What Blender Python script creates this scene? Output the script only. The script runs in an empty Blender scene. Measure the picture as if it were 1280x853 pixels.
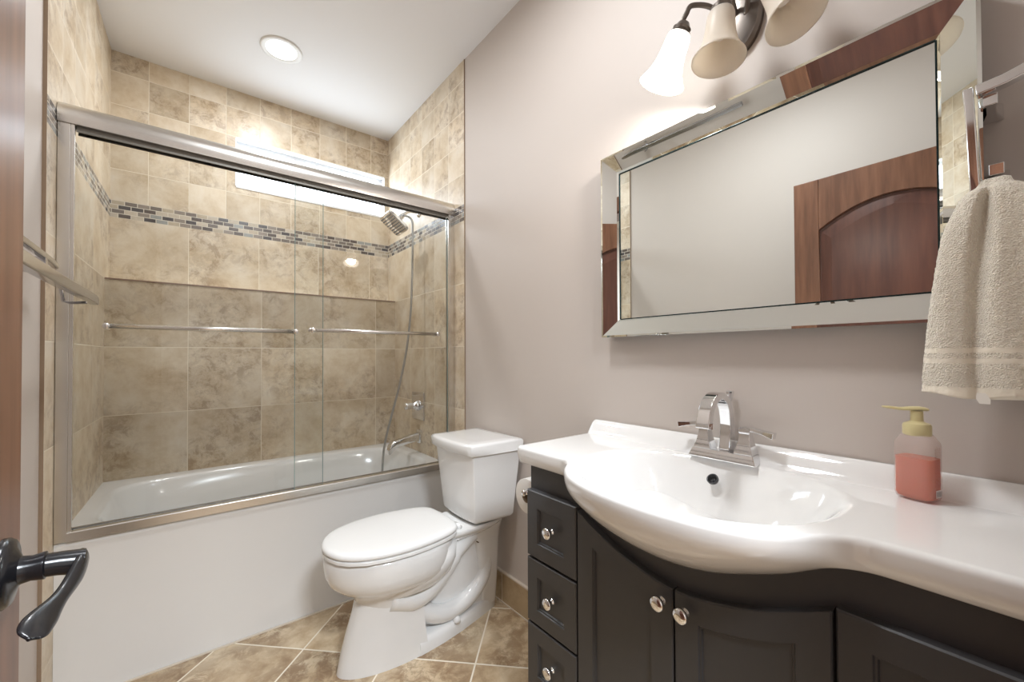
import bpy, bmesh, math, random
from mathutils import Vector, Matrix
random.seed(7)
S = bpy.context.scene
COL = S.collection
PI = math.pi

# ------------------------------------------------------------------ camera
H = 1.144
YAW, PITCH, ROLL = 0.6699, 0.0122, -0.0038
cam_d = bpy.data.cameras.new('camera')
cam = bpy.data.objects.new('camera', cam_d); COL.objects.link(cam)
fwd = Vector((math.sin(YAW)*math.cos(PITCH), math.cos(YAW)*math.cos(PITCH), math.sin(PITCH)))
right = Vector((math.cos(YAW), -math.sin(YAW), 0))
up = right.cross(fwd)
r2 = right*math.cos(ROLL) + up*math.sin(ROLL)
u2 = up*math.cos(ROLL) - right*math.sin(ROLL)
M = Matrix((r2, u2, -fwd)).transposed().to_4x4()
M.translation = (0, 0, H)
cam.matrix_world = M
cam_d.sensor_width = 36.0
cam_d.lens = 511.2/1280*36.0
cam_d.shift_y = (438.6-426.5)/1280
cam_d.clip_start = 0.02
S.camera = cam

# ------------------------------------------------------------------ world, lights, exposure
S.view_settings.view_transform = 'Standard'
S.view_settings.look = 'None'
S.view_settings.gamma = 1.0
S.view_settings.use_curve_mapping = False
S.view_settings.exposure = 0.17
W = bpy.data.worlds.new('world'); S.world = W; W.use_nodes = True
W.node_tree.nodes['Background'].inputs[0].default_value = (0.75, 0.85, 1.0, 1)
W.node_tree.nodes['Background'].inputs[1].default_value = 0.6

L_WINDOW = 8.5      # daylight behind the frosted shower window
L_RECESSED = 8.5     # recessed ceiling lights
L_SHADE = 5.5       # lit glass shade bulb (W)
L_HALL = 82.0
L_BATH = 16.0

def area(name, loc, size, watt, color=(1, .98, .96)):
    d = bpy.data.lights.new(name, 'AREA'); d.shape = 'DISK'; d.size = size
    d.energy = watt; d.color = color
    o = bpy.data.objects.new(name, d); COL.objects.link(o); o.location = loc
    return o
area('hall_fill_lamp', (0.25, -0.85, 2.40), 0.5, L_HALL, (.86, .93, 1))  # unseen lamp added in the hall, fill light through the doorway
area('room_fill_lamp', (0.42, 0.85, 2.700), 0.30, L_BATH, (.92, .96, 1))  # unseen lamp added over the room as soft fill
area('tub_recessed_lamp', (0.375, 2.40, 2.727), 0.14, L_RECESSED, (.96, .98, 1))

# ------------------------------------------------------------------ helpers
def srgb(r, g, b):
    f = lambda c: (c/255/12.92) if c/255 <= .04045 else ((c/255+.055)/1.055)**2.4
    return (f(r), f(g), f(b), 1)

def mat(name, color, rough=.5, metal=0.0, **kw):
    m = bpy.data.materials.new(name); m.use_nodes = True
    b = m.node_tree.nodes['Principled BSDF']
    b.inputs['Base Color'].default_value = color
    b.inputs['Roughness'].default_value = rough
    b.inputs['Metallic'].default_value = metal
    for k, v in kw.items():
        b.inputs[k.replace('_', ' ')].default_value = v
    return m

def noise_bump(m, scale=30, strength=.1, dist=.002, detail=4, stretch=None, color_var=None):
    nt = m.node_tree; b = nt.nodes['Principled BSDF']
    g = nt.nodes.new('ShaderNodeNewGeometry')
    src = g.outputs['Position']
    if stretch:
        mp = nt.nodes.new('ShaderNodeMapping'); mp.inputs['Scale'].default_value = stretch
        nt.links.new(src, mp.inputs[0]); src = mp.outputs[0]
    n = nt.nodes.new('ShaderNodeTexNoise'); n.inputs['Scale'].default_value = scale
    n.inputs['Detail'].default_value = detail
    nt.links.new(src, n.inputs['Vector'])
    if strength:
        bp = nt.nodes.new('ShaderNodeBump'); bp.inputs['Strength'].default_value = strength
        bp.inputs['Distance'].default_value = dist
        nt.links.new(n.outputs['Fac'], bp.inputs['Height']); nt.links.new(bp.outputs[0], b.inputs['Normal'])
    if color_var:
        c1, c2 = color_var
        r = nt.nodes.new('ShaderNodeValToRGB')
        r.color_ramp.elements[0].position = .32; r.color_ramp.elements[1].position = .68
        r.color_ramp.elements[0].color = c1; r.color_ramp.elements[1].color = c2
        nt.links.new(n.outputs['Fac'], r.inputs[0]); nt.links.new(r.outputs[0], b.inputs['Base Color'])
    return m

class NT:
    """tiny node-graph helper"""
    def __init__(s, m): s.t = m.node_tree
    def n(s, typ, **kw):
        x = s.t.nodes.new(typ)
        for k, v in kw.items(): setattr(x, k, v)
        return x
    def l(s, a, b): s.t.links.new(a, b)
    def val(s, inp, v):
        if hasattr(v, 'is_linked') or hasattr(v, 'links'): s.l(v, inp)
        else: inp.default_value = v
    def m(s, op, a, b=0.0, c=0.0):
        x = s.n('ShaderNodeMath', operation=op)
        s.val(x.inputs[0], a); s.val(x.inputs[1], b)
        if op in ('MULTIPLY_ADD',): s.val(x.inputs[2], c)
        return x.outputs[0]
    def mix(s, f, a, b, blend='MIX'):
        x = s.n('ShaderNodeMix', data_type='RGBA', blend_type=blend)
        s.val(x.inputs[0], f); s.val(x.inputs[6], a); s.val(x.inputs[7], b)
        return x.outputs[2]
    def ramp(s, f, stops):
        x = s.n('ShaderNodeValToRGB'); cr = x.color_ramp
        while len(cr.elements) < len(stops): cr.elements.new(.5)
        for e, (p, c) in zip(cr.elements, stops): e.position = p; e.color = c
        s.l(f, x.inputs[0]); return x.outputs[0]

def tile_mat(name, uexpr, su, sv, u0, v0, grout=.0034, diag=False, floor=False,
             base=None, mosaic=False, rough=.38, seed=0.0, vein=.55, lo=.475):
    m = bpy.data.materials.new(name); m.use_nodes = True
    N = NT(m); b = m.node_tree.nodes['Principled BSDF']
    g = N.n('ShaderNodeNewGeometry'); sep = N.n('ShaderNodeSeparateXYZ'); N.l(g.outputs['Position'], sep.inputs[0])
    X, Y, Z = sep.outputs
    if diag:
        U = N.m('MULTIPLY', N.m('ADD', X, Y), .70710678); V = N.m('MULTIPLY', N.m('SUBTRACT', X, Y), .70710678)
    else:
        U = {'X': X, 'Y': Y}[uexpr]; V = Z
    V = N.m('DIVIDE', N.m('SUBTRACT', V, v0), sv)
    iv = N.m('FLOOR', V)
    U = N.m('DIVIDE', N.m('SUBTRACT', U, u0), su)
    if mosaic:   # running bond
        off = N.m('MULTIPLY', N.m('FRACT', N.m('MULTIPLY', iv, .5)), 1.0)
        U = N.m('ADD', U, off)
    iu = N.m('FLOOR', U)
    fu = N.m('SUBTRACT', U, iu); fv = N.m('SUBTRACT', V, iv)
    eu = N.m('MULTIPLY', N.m('MINIMUM', fu, N.m('SUBTRACT', 1.0, fu)), su)
    ev = N.m('MULTIPLY', N.m('MINIMUM', fv, N.m('SUBTRACT', 1.0, fv)), sv)
    e = N.m('MINIMUM', eu, ev)
    mask = N.n('ShaderNodeMapRange'); mask.inputs[1].default_value = grout*.35; mask.inputs[2].default_value = grout*.65
    N.l(e, mask.inputs[0]); mk = mask.outputs[0]     # 0 grout, 1 tile
    idv = N.n('ShaderNodeCombineXYZ'); N.l(iu, idv.inputs[0]); N.l(iv, idv.inputs[1]); idv.inputs[2].default_value = seed
    wn = N.n('ShaderNodeTexWhiteNoise', noise_dimensions='3D'); N.l(idv.outputs[0], wn.inputs[0])
    rnd = wn.outputs[0]; rcol = wn.outputs[1]
    if mosaic:
        col = N.ramp(rnd, [(0, srgb(100, 90, 84)), (.2, srgb(126, 116, 108)), (.38, srgb(152, 141, 130)),
                           (.52, srgb(208, 196, 178)), (.66, srgb(160, 162, 158)), (.8, srgb(196, 182, 160)), (.92, srgb(88, 84, 84))])
        cr = [n for n in m.node_tree.nodes if n.type == 'VALTORGB'][-1]; cr.color_ramp.interpolation = 'CONSTANT'
        ns = N.n('ShaderNodeTexNoise'); ns.inputs['Scale'].default_value = 60; N.l(g.outputs['Position'], ns.inputs[0])
        col = N.mix(.25, col, ns.outputs[0], 'MULTIPLY')
        groutc = srgb(214, 206, 192)
        rough_v = .25
    else:
        sc = N.n('ShaderNodeVectorMath', operation='SCALE'); sc.inputs[3].default_value = 7.0; N.l(rcol, sc.inputs[0])
        ps = N.n('ShaderNodeVectorMath', operation='ADD'); N.l(g.outputs['Position'], ps.inputs[0]); N.l(sc.outputs[0], ps.inputs[1])
        P = ps.outputs[0]
        n1 = N.n('ShaderNodeTexNoise'); n1.inputs['Scale'].default_value = 6.0; n1.inputs['Detail'].default_value = 12
        n1.inputs['Roughness'].default_value = .68; n1.inputs['Distortion'].default_value = .25; N.l(P, n1.inputs[0])
        n2 = N.n('ShaderNodeTexNoise'); n2.inputs['Scale'].default_value = 17.0; n2.inputs['Detail'].default_value = 12
        n2.inputs['Roughness'].default_value = .74; n2.inputs['Distortion'].default_value = .5; N.l(P, n2.inputs[0])
        n3 = N.n('ShaderNodeTexNoise'); n3.inputs['Scale'].default_value = 2.2; n3.inputs['Detail'].default_value = 3; N.l(P, n3.inputs[0])
        B = base or [srgb(190, 168, 138), srgb(210, 192, 165), srgb(222, 208, 186), srgb(230, 220, 204)]
        col = N.ramp(n1.outputs[0], [(.3, B[0]), (.43, B[1]), (.56, B[2]), (.72, B[3])])
        # darker pitted veins, only inside broad patches
        v = N.m('MULTIPLY', N.ramp(n2.outputs[0], [(lo, (0, 0, 0, 1)), (lo+.11, (1, 1, 1, 1))]),
                N.ramp(n3.outputs[0], [(.43, (0, 0, 0, 1)), (.57, (1, 1, 1, 1))]))
        col = N.mix(N.m('MULTIPLY', v, vein), col, srgb(139, 111, 82))
        v2 = N.ramp(N.m('ABSOLUTE', N.m('SUBTRACT', n2.outputs[0], .47)), [(0.0, (1, 1, 1, 1)), (.014, (0, 0, 0, 1))])
        v2 = N.m('MULTIPLY', v2, N.ramp(n3.outputs[0], [(.47, (0, 0, 0, 1)), (.58, (1, 1, 1, 1))]))
        col = N.mix(N.m('MULTIPLY', v2, .45), col, srgb(132, 117, 97))
        # per tile tint
        tint = N.n('ShaderNodeMapRange'); N.l(rnd, tint.inputs[0]); tint.inputs[3].default_value = .88; tint.inputs[4].default_value = 1.07
        hs = N.n('ShaderNodeHueSaturation'); N.l(col, hs.inputs['Color']); N.l(tint.outputs[0], hs.inputs['Value'])
        col = hs.outputs[0]
        groutc = srgb(234, 224, 206)
        rough_v = rough
    N.l(N.mix(mk, groutc, col), b.inputs['Base Color'])
    rr = N.n('ShaderNodeMapRange'); N.l(mk, rr.inputs[0]); rr.inputs[3].default_value = .8; rr.inputs[4].default_value = rough_v
    N.l(rr.outputs[0], b.inputs['Roughness'])
    bp = N.n('ShaderNodeBump'); bp.inputs['Strength'].default_value = .5; bp.inputs['Distance'].default_value = .0012
    N.l(mk, bp.inputs['Height']); N.l(bp.outputs[0], b.inputs['Normal'])
    return m

# --- mesh helpers
def new_obj(name, bm, m=None, parent=None, smooth=False, mats=None, kind=None):
    me = bpy.data.meshes.new(name)
    bmesh.ops.recalc_face_normals(bm, faces=bm.faces[:])
    bm.to_mesh(me); bm.free()
    for x in (mats or ([m] if m else [])): me.materials.append(x)
    if smooth:
        for p in me.polygons: p.use_smooth = True
    o = bpy.data.objects.new(name, me); COL.objects.link(o)
    if parent is not None:
        o.parent = parent
        o.matrix_parent_inverse = Matrix.Translation(-Vector(world_loc(parent)))
    if kind: o['kind'] = kind
    return o

def world_loc(o):
    l = Vector(o.location)
    if o.parent is not None and o.type != 'EMPTY': pass
    return l

def thing(name, label, cat, loc, group=None):
    o = bpy.data.objects.new(name, None); COL.objects.link(o)
    o.location = loc; o.empty_display_size = .05
    o['label'] = label; o['category'] = cat
    if group: o['group'] = group
    return o

def part(name, bm, m, parent, smooth=False, sub=0, bevel=0, label=None, mats=None, autosmooth=None, solid=None):
    """world coordinate mesh parented to an un-rotated root (or to another part) without moving it"""
    o = new_obj(name, bm, m, None, smooth, mats)
    o.parent = parent
    o.matrix_parent_inverse = absmat(parent).inverted()
    if solid:
        md = o.modifiers.new('Solidify', 'SOLIDIFY'); md.thickness = solid; md.offset = -1
    if bevel:
        md = o.modifiers.new('Bevel', 'BEVEL'); md.width = bevel; md.segments = 3; md.limit_method = 'ANGLE'; md.angle_limit = .6
        for p in o.data.polygons: p.use_smooth = True
        w = o.modifiers.new('WN', 'WEIGHTED_NORMAL'); w.keep_sharp = False
    if sub:
        md = o.modifiers.new('Subsurf', 'SUBSURF'); md.levels = sub; md.render_levels = sub
        for p in o.data.polygons: p.use_smooth = True
    if label: o['label'] = label
    return o

def absmat(o):
    if o is None: return Matrix.Identity(4)
    if o.parent is None: return Matrix.Translation(o.location)
    return absmat(o.parent) @ o.matrix_parent_inverse @ Matrix.Translation(o.location)

def B(): return bmesh.new()

def box(bm, a, b, mi=0):
    x0, x1 = sorted((a[0], b[0])); y0, y1 = sorted((a[1], b[1])); z0, z1 = sorted((a[2], b[2]))
    vs = [bm.verts.new(p) for p in ((x0,y0,z0),(x1,y0,z0),(x1,y1,z0),(x0,y1,z0),(x0,y0,z1),(x1,y0,z1),(x1,y1,z1),(x0,y1,z1))]
    for f in ((3,2,1,0),(4,5,6,7),(0,1,5,4),(1,2,6,5),(2,3,7,6),(3,0,4,7)):
        fc = bm.faces.new([vs[i] for i in f]); fc.material_index = mi
    return vs

def quad(bm, pts, mi=0):
    f = bm.faces.new([bm.verts.new(p) for p in pts]); f.material_index = mi; return f

def loft(bm, rings, cap0=True, cap1=True, closed=True, mi=0):
    vr = [[bm.verts.new(p) for p in r] for r in rings]
    n = len(vr[0])
    for a, b in zip(vr, vr[1:]):
        for i in range(n if closed else n-1):
            j = (i+1) % n
            f = bm.faces.new((a[i], a[j], b[j], b[i])); f.material_index = mi
    if cap0: bm.faces.new(vr[0][::-1]).material_index = mi
    if cap1: bm.faces.new(vr[-1]).material_index = mi
    return vr

def frame_of(d, hint=None):
    d = Vector(d).normalized()
    h = Vector(hint) if hint else (Vector((0, 0, 1)) if abs(d.z) < .9 else Vector((1, 0, 0)))
    a = h.cross(d).normalized(); b = d.cross(a).normalized()
    return a, b

def tube(bm, pts, r, seg=14, caps=True, hint=None):
    pts = [Vector(p) for p in pts]; n = len(pts)
    rs = r if isinstance(r, (list, tuple)) else [r]*n
    rings = []; pa = None
    for i, p in enumerate(pts):
        d = (pts[min(i+1, n-1)] - pts[max(i-1, 0)]).normalized()
        if pa is None: a, b = frame_of(d, hint)
        else:
            a = (pa - d*pa.dot(d)).normalized(); b = d.cross(a)
        pa = a
        rings.append([p + a*(rs[i]*math.cos(t)) + b*(rs[i]*math.sin(t)) for t in [2*PI*k/seg for k in range(seg)]])
    loft(bm, rings, caps, caps)

def ribbon(bm, pts, w, t, wdir):
    """rectangular section swept along pts, w along wdir, t across"""
    pts = [Vector(p) for p in pts]; n = len(pts); wdir = Vector(wdir).normalized()
    ws = w if isinstance(w, (list, tuple)) else [w]*n
    ts = t if isinstance(t, (list, tuple)) else [t]*n
    rings = []
    for i, p in enumerate(pts):
        d = (pts[min(i+1, n-1)] - pts[max(i-1, 0)]).normalized()
        nn = wdir.cross(d).normalized()
        a, b = wdir*ws[i]/2, nn*ts[i]/2
        rings.append([p+a+b, p-a+b, p-a-b, p+a-b])
    loft(bm, rings)

def lathe(bm, base, axis, prof, seg=28, hint=None, cap0=True, cap1=True):
    """prof: list of (distance along axis, radius)"""
    base = Vector(base); ax = Vector(axis).normalized(); a, b = frame_of(ax, hint)
    rings = [[base + ax*h + a*(r*math.cos(t)) + b*(r*math.sin(t)) for t in [2*PI*k/seg for k in range(seg)]] for h, r in prof]
    loft(bm, rings, cap0, cap1)

def smoothpath(pts, n=8):
    """Catmull-Rom"""
    P = [Vector(p) for p in pts]; P = [P[0]*2-P[1]] + P + [P[-1]*2-P[-2]]
    out = []
    for i in range(1, len(P)-2):
        p0, p1, p2, p3 = P[i-1:i+3]
        for k in range(n):
            t = k/n
            out.append(.5*((2*p1)+(p2-p0)*t+(2*p0-5*p1+4*p2-p3)*t*t+(3*p1-p0-3*p2+p3)*t**3))
    out.append(P[-2]); return out

def interp(x, tab):
    if x <= tab[0][0]: return tab[0][1]
    for (a, va), (b, vb) in zip(tab, tab[1:]):
        if x <= b: return va + (vb-va)*(x-a)/(b-a)
    return tab[-1][1]

def sinterp(x, tab):
    """smooth (monotone-ish cubic) interpolation"""
    xs = [t[0] for t in tab]; ys = [t[1] for t in tab]; n = len(xs)
    if x <= xs[0]: return ys[0]
    if x >= xs[-1]: return ys[-1]
    m = [0]*n
    for i in range(1, n-1): m[i] = (ys[i+1]-ys[i-1])/(xs[i+1]-xs[i-1])
    for i in range(n-1):
        if x <= xs[i+1]:
            h = xs[i+1]-xs[i]; t = (x-xs[i])/h
            return (2*t**3-3*t*t+1)*ys[i]+(t**3-2*t*t+t)*h*m[i]+(-2*t**3+3*t*t)*ys[i+1]+(t**3-t*t)*h*m[i+1]

# ------------------------------------------------------------------ materials
M_wall = noise_bump(mat('greige_wall_paint', srgb(201, 191, 183), .55), 220, .12, .001)
M_hall = mat('hall_paint', srgb(205, 198, 190), .6)
M_ceil = noise_bump(mat('ceiling_paint', srgb(238, 238, 239), .7), 180, .08, .001)
M_bigX = tile_mat('wall_tile_back', 'X', .34, .34, 0.0, 1.535)
M_bigY = tile_mat('wall_tile_side', 'Y', .34, .34, 1.873, 1.535, seed=3)
M_smX = tile_mat('small_wall_tile_back', 'X', .172, .17, 0.0, 1.957, seed=5)
M_smY = tile_mat('small_wall_tile_side', 'Y', .17, .17, 1.873, 1.957, seed=8)
M_mosX = tile_mat('mosaic_back', 'X', .05, .0225, .01, 1.872, grout=.0032, mosaic=True, seed=11)
M_mosY = tile_mat('mosaic_side', 'Y', .05, .0225, 1.873, 1.872, grout=.0032, mosaic=True, seed=12)
M_floor = tile_mat('floor_tile', 'X', .3415, .3415, 2.13*.70710678, -.447*.70710678, grout=.006, diag=True, rough=.3, seed=21, vein=.85, lo=.43,
                   base=[srgb(150, 124, 94), srgb(184, 160, 128), srgb(206, 186, 156), srgb(218, 202, 176)])
M_base = tile_mat('baseboard_tile', 'Y', .30, .6, 1.535, -.1, seed=31,
                  base=[srgb(150, 124, 92), srgb(176, 152, 118), srgb(190, 168, 134), srgb(200, 180, 148)])
M_edge = mat('tile_edge_clay', srgb(142, 120, 98), .8)
M_caulk = mat('caulk', srgb(212, 200, 184), .6)
M_porc = mat('white_porcelain', srgb(232, 231, 229), .07, Coat_Weight=.5, Coat_Roughness=.03)
M_acry = mat('white_tub_acrylic', srgb(226, 224, 221), .16, Coat_Weight=.3, Coat_Roughness=.08)
M_seatw = mat('toilet_seat_plastic', srgb(234, 233, 231), .18)
M_chrome = mat('chrome', (.80, .80, .81, 1), .07, 1.0)
M_nickel = mat('satin_aluminium', (.72, .70, .67, 1), .27, 1.0)
M_bronze = mat('oiled_bronze', (.010, .010, .012, 1), .22, .0)
M_lampm = noise_bump(mat('brushed_bronze_nickel', (.18, .155, .135, 1), .34, 1.0), 90, .06, .001)
M_black = mat('charcoal_cabinet_paint', srgb(62, 61, 62), .40)
noise_bump(M_black, 40, .06, .001, stretch=(1, 1, .15))
M_dark = mat('dark_gap', (.006, .006, .006, 1), .7)
M_mirror = mat('mirror_silver', (.88, .92, .905, 1), .0, 1.0)
M_medge = mat('mirror_edge_glass', srgb(40, 60, 62), .2, .3)
M_rubber = mat('dark_seal', (.02, .022, .022, 1), .5)
M_wood = noise_bump(mat('cherry_wood', srgb(120, 66, 42), .32), 7, .05, .0008, 9, (6, 6, .55),
                    (srgb(100, 66, 48), srgb(128, 88, 66)))
M_woodp = noise_bump(mat('dark_cherry_panel', srgb(88, 46, 32), .3), 7, .05, .0008, 9, (5, 5, .5),
                     (srgb(76, 46, 38), srgb(96, 60, 48)))
M_roll = mat('toilet_paper', srgb(238, 236, 232), .9)
M_drain = mat('overflow_shadow', (.01, .01, .01, 1), .4)
M_vinyl = mat('window_vinyl', srgb(238, 240, 242), .35)

def emission(name, color, strength):
    m = bpy.data.materials.new(name); m.use_nodes = True; nt = m.node_tree
    nt.nodes.remove(nt.nodes['Principled BSDF'])
    e = nt.nodes.new('ShaderNodeEmission'); e.inputs[0].default_value = color; e.inputs[1].default_value = strength
    nt.links.new(e.outputs[0], nt.nodes['Material Output'].inputs[0]); return m
M_winlight = emission('frosted_daylight_pane', (.80, .90, 1.0, 1), L_WINDOW)
M_canlens = emission('recessed_lens', (1, .98, .95, 1), 3.0)

def thin_glass(name, tint, gl=.06, rough=0.0, ior=1.5):
    m = bpy.data.materials.new(name); m.use_nodes = True; nt = m.node_tree
    nt.nodes.remove(nt.nodes['Principled BSDF'])
    tr = nt.nodes.new('ShaderNodeBsdfTransparent'); tr.inputs[0].default_value = tint
    g = nt.nodes.new('ShaderNodeBsdfGlossy'); g.inputs['Roughness'].default_value = rough
    fr = nt.nodes.new('ShaderNodeFresnel'); fr.inputs[0].default_value = ior
    mx = nt.nodes.new('ShaderNodeMixShader')
    nt.links.new(fr.outputs[0], mx.inputs[0]); nt.links.new(tr.outputs[0], mx.inputs[1]); nt.links.new(g.outputs[0], mx.inputs[2])
    nt.links.new(mx.outputs[0], nt.nodes['Material Output'].inputs[0]); return m
M_glass = thin_glass('shower_glass', (.965, .98, .975, 1))
M_gedge = mat('glass_edge', srgb(120, 150, 150), .15)

# ------------------------------------------------------------------ room geometry constants
XR = 1.163           # painted right wall
XT = 1.160           # right tile face
YB = 2.94            # back wall (upper)
YB2 = 2.811          # back wall (lower, ledge)
ZC = 2.745
YE = -.05            # entry wall
TY = 1.873           # where tile starts
ZL = 1.535
def xl(y): return -.320 - .0234*(YB-y)       # left tile face
def xd(y): return xl(y) - .0095              # left painted wall

# ---- floor
bm = B(); quad(bm, [(-.55, YE-.15, 0), (1.3, YE-.15, 0), (1.3, YB+.05, 0), (-.55, YB+.05, 0)])
o = new_obj('floor', bm, M_floor, kind='structure')
bm = B(); box(bm, (-.9, -2.2, -.06), (1.9, YE-.15, -.001)); new_obj('floor_hall', bm, mat('hall_floor', srgb(150, 118, 86), .35), kind='structure')
# ---- ceiling
bm = B(); box(bm, (-.60, YE-.15, ZC), (1.35, YB+.12, ZC+.06)); new_obj('ceiling', bm, M_ceil, kind='structure')
# ---- back wall with ledge and window opening
WX0, WX1, WZ0, WZ1 = .222, 1.128, 2.170, 2.458
ZM0, ZM1 = 1.872, 1.962
bm = B()
xa, xb = -.40, 1.20
quad(bm, [(xa, YB2, 0), (xb, YB2, 0), (xb, YB2, ZL), (xa, YB2, ZL)], 0)
quad(bm, [(xa, YB2, ZL), (xb, YB2, ZL), (xb, YB, ZL), (xa, YB, ZL)], 0)
quad(bm, [(xa, YB, ZL), (xb, YB, ZL), (xb, YB, ZM0), (xa, YB, ZM0)], 0)
quad(bm, [(xa, YB, ZM0), (xb, YB, ZM0), (xb, YB, ZM1), (xa, YB, ZM1)], 1)
for (a, b, c, d) in ((xa, xb, ZM1, WZ0), (xa, WX0, WZ0, WZ1), (WX1, xb, WZ0, WZ1), (xa, xb, WZ1, ZC)):
    quad(bm, [(a, YB, c), (b, YB, c), (b, YB, d), (a, YB, d)], 2)
bmesh.ops.remove_doubles(bm, verts=bm.verts[:], dist=1e-5)
new_obj('wall_back', bm, mats=[M_bigX, M_mosX, M_smX], kind='structure')
# ledge bullnose line
bm = B(); box(bm, (xl(YB2), YB2-.0035, ZL-.006), (XT, YB2+.01, ZL+.0015)); new_obj('trim_1', bm, mat('ledge_trim', srgb(140, 116, 100), .5), kind='structure')
# ---- window
wn = bpy.data.objects.new('window_1', None); COL.objects.link(wn); wn.location = ((WX0+WX1)/2, YB, WZ0); wn['kind'] = 'structure'
bm = B(); d = .085
for (a, b) in (((WX0-.001, YB-.004, WZ0-.01), (WX1+.001, YB+d, WZ0)), ((WX0-.001, YB-.004, WZ1), (WX1+.001, YB+d, WZ1+.006)),
               ((WX0-.006, YB-.004, WZ0), (WX0, YB+d, WZ1)), ((WX1, YB-.004, WZ0), (WX1+.006, YB+d, WZ1))): box(bm, a, b)
part('window_reveal', bm, M_vinyl, wn)
bm = B(); f = .022
y0, y1 = YB+.045, YB+.07
box(bm, (WX0, y0, WZ0), (WX1, y1, WZ0+f)); box(bm, (WX0, y0, WZ1-f), (WX1, y1, WZ1))
box(bm, (WX0, y0, WZ0+f), (WX0+f, y1, WZ1-f)); box(bm, (WX1-f, y0, WZ0+f), (WX1, y1, WZ1-f))
xm = (WX0+WX1)/2-.12
box(bm, (xm-.012, y0, WZ0+f), (xm+.012, y1, WZ1-f))
part('window_frame', bm, M_vinyl, wn)
bm = B(); quad(bm, [(WX0, YB+.062, WZ0), (WX1, YB+.062, WZ0), (WX1, YB+.062, WZ1), (WX0, YB+.062, WZ1)])
part('window_pane', bm, M_winlight, wn)

# ---- side walls
def side_tile(name, xf, sgn, mats, th):
    bm = B()
    y0, y1 = TY, YB+.02
    for (z0, z1, mi) in ((0, ZM0, 0), (ZM0, ZM1, 1), (ZM1, ZC, 2)):
        quad(bm, [(xf(y0), y0, z0), (xf(y1), y1, z0), (xf(y1), y1, z1), (xf(y0), y0, z1)], mi)
    e = sgn*th     # outside edge of the tile facing the room
    quad(bm, [(xf(y0), y0, 0), (xf(y0)+e, y0, 0), (xf(y0)+e, y0, ZC), (xf(y0), y0, ZC)], 3)
    bmesh.ops.remove_doubles(bm, verts=bm.verts[:], dist=1e-5)
    return new_obj(name, bm, mats=mats, kind='structure')
side_tile('wall_left_tile', xl, -1, [M_bigY, M_mosY, M_smY, M_edge], .012)
side_tile('wall_right_tile', lambda y: XT, 1, [M_bigY, M_mosY, M_smY, M_edge], .01)
bm = B()
quad(bm, [(xd(YE-.1), YE-.1, 0), (xd(YB), YB+.02, 0), (xd(YB), YB+.02, ZC), (xd(YE-.1), YE-.1, ZC)])
new_obj('wall_left', bm, M_wall, kind='structure')
bm = B()
quad(bm, [(XR, YE-.1, 0), (XR, YB+.02, 0), (XR, YB+.02, ZC), (XR, YE-.1, ZC)])
new_obj('wall_right', bm, M_wall, kind='structure')
# entry wall with doorway
DX0, DX1, DZ = -.178, .60, 2.03
bm = B()
for a, b in (((-.6, YE-.12, 0), (DX0-.02, YE, ZC)), ((DX1+.02, YE-.12, 0), (1.35, YE, ZC)), ((DX0-.02, YE-.12, DZ+.02), (DX1+.02, YE, ZC))): box(bm, a, b)
new_obj('wall_entry', bm, M_wall, kind='structure')
bm = B()
for yy in (YE, YE-.138):
    w = .075
    box(bm, (DX0-.02-w+.03, yy, 0), (DX0-.02+.012, yy+.018, DZ+.02+w)); box(bm, (DX1+.02-.012, yy, 0), (DX1+.02+w-.02, yy+.018, DZ+.02+w))
    box(bm, (DX0-.02-w+.03, yy, DZ+.008), (DX1+.02+w-.02, yy+.018, DZ+.02+w))
box(bm, (DX0-.02, YE-.12, 0), (DX0, YE, DZ+.02)); box(bm, (DX1, YE-.12, 0), (DX1+.02, YE, DZ+.02)); box(bm, (DX0, YE-.12, DZ), (DX1, YE, DZ+.02))
new_obj('trim_2', bm, M_wood, kind='structure')
# hall
bm = B()
quad(bm, [(-.9, -2.2, 0), (1.9, -2.2, 0), (1.9, -2.2, 2.5), (-.9, -2.2, 2.5)])
quad(bm, [(-.9, -2.2, 0), (-.9, YE-.12, 0), (-.9, YE-.12, 2.5), (-.9, -2.2, 2.5)])
quad(bm, [(1.9, -2.2, 0), (1.9, YE-.12, 0), (1.9, YE-.12, 2.5), (1.9, -2.2, 2.5)])
quad(bm, [(-.9, -2.2, 2.5), (1.9, -2.2, 2.5), (1.9, YE-.12, 2.5), (-.9, YE-.12, 2.5)])
new_obj('wall_hall', bm, M_hall, kind='structure')
# baseboards (tile with light cap)
bm = B(); box(bm, (XR-.012, .95, 0), (XR, TY+.11, .132), 0); box(bm, (XR-.013, .95, .132), (XR, TY+.11, .139), 1); box(bm, (XR-.016, .95, 0), (XR-.010, TY+.11, .004), 1)
new_obj('baseboard_right', bm, mats=[M_base, M_caulk], kind='structure')
bm = B()
yb0, yb1 = YE, TY
quad(bm, [(xd(yb0)+.012, yb0, 0), (xd(yb1)+.012, yb1, 0), (xd(yb1)+.012, yb1, .132), (xd(yb0)+.012, yb0, .132)])
quad(bm, [(xd(yb0)+.012, yb0, .132), (xd(yb1)+.012, yb1, .132), (xd(yb1), yb1, .134), (xd(yb0), yb0, .134)])
new_obj('baseboard_left', bm, M_base, kind='structure')
# caulk line where floor meets the tub apron and dark line beside right tile
bm = B(); box(bm, (xl(2), 1.978, 0), (XT, 1.986, .004)); new_obj('trim_3', bm, M_caulk, kind='structure')
bm = B(); box(bm, (XT-.001, TY-.004, 0), (XR, TY, ZC)); new_obj('trim_4', bm, M_edge, kind='structure')

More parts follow.
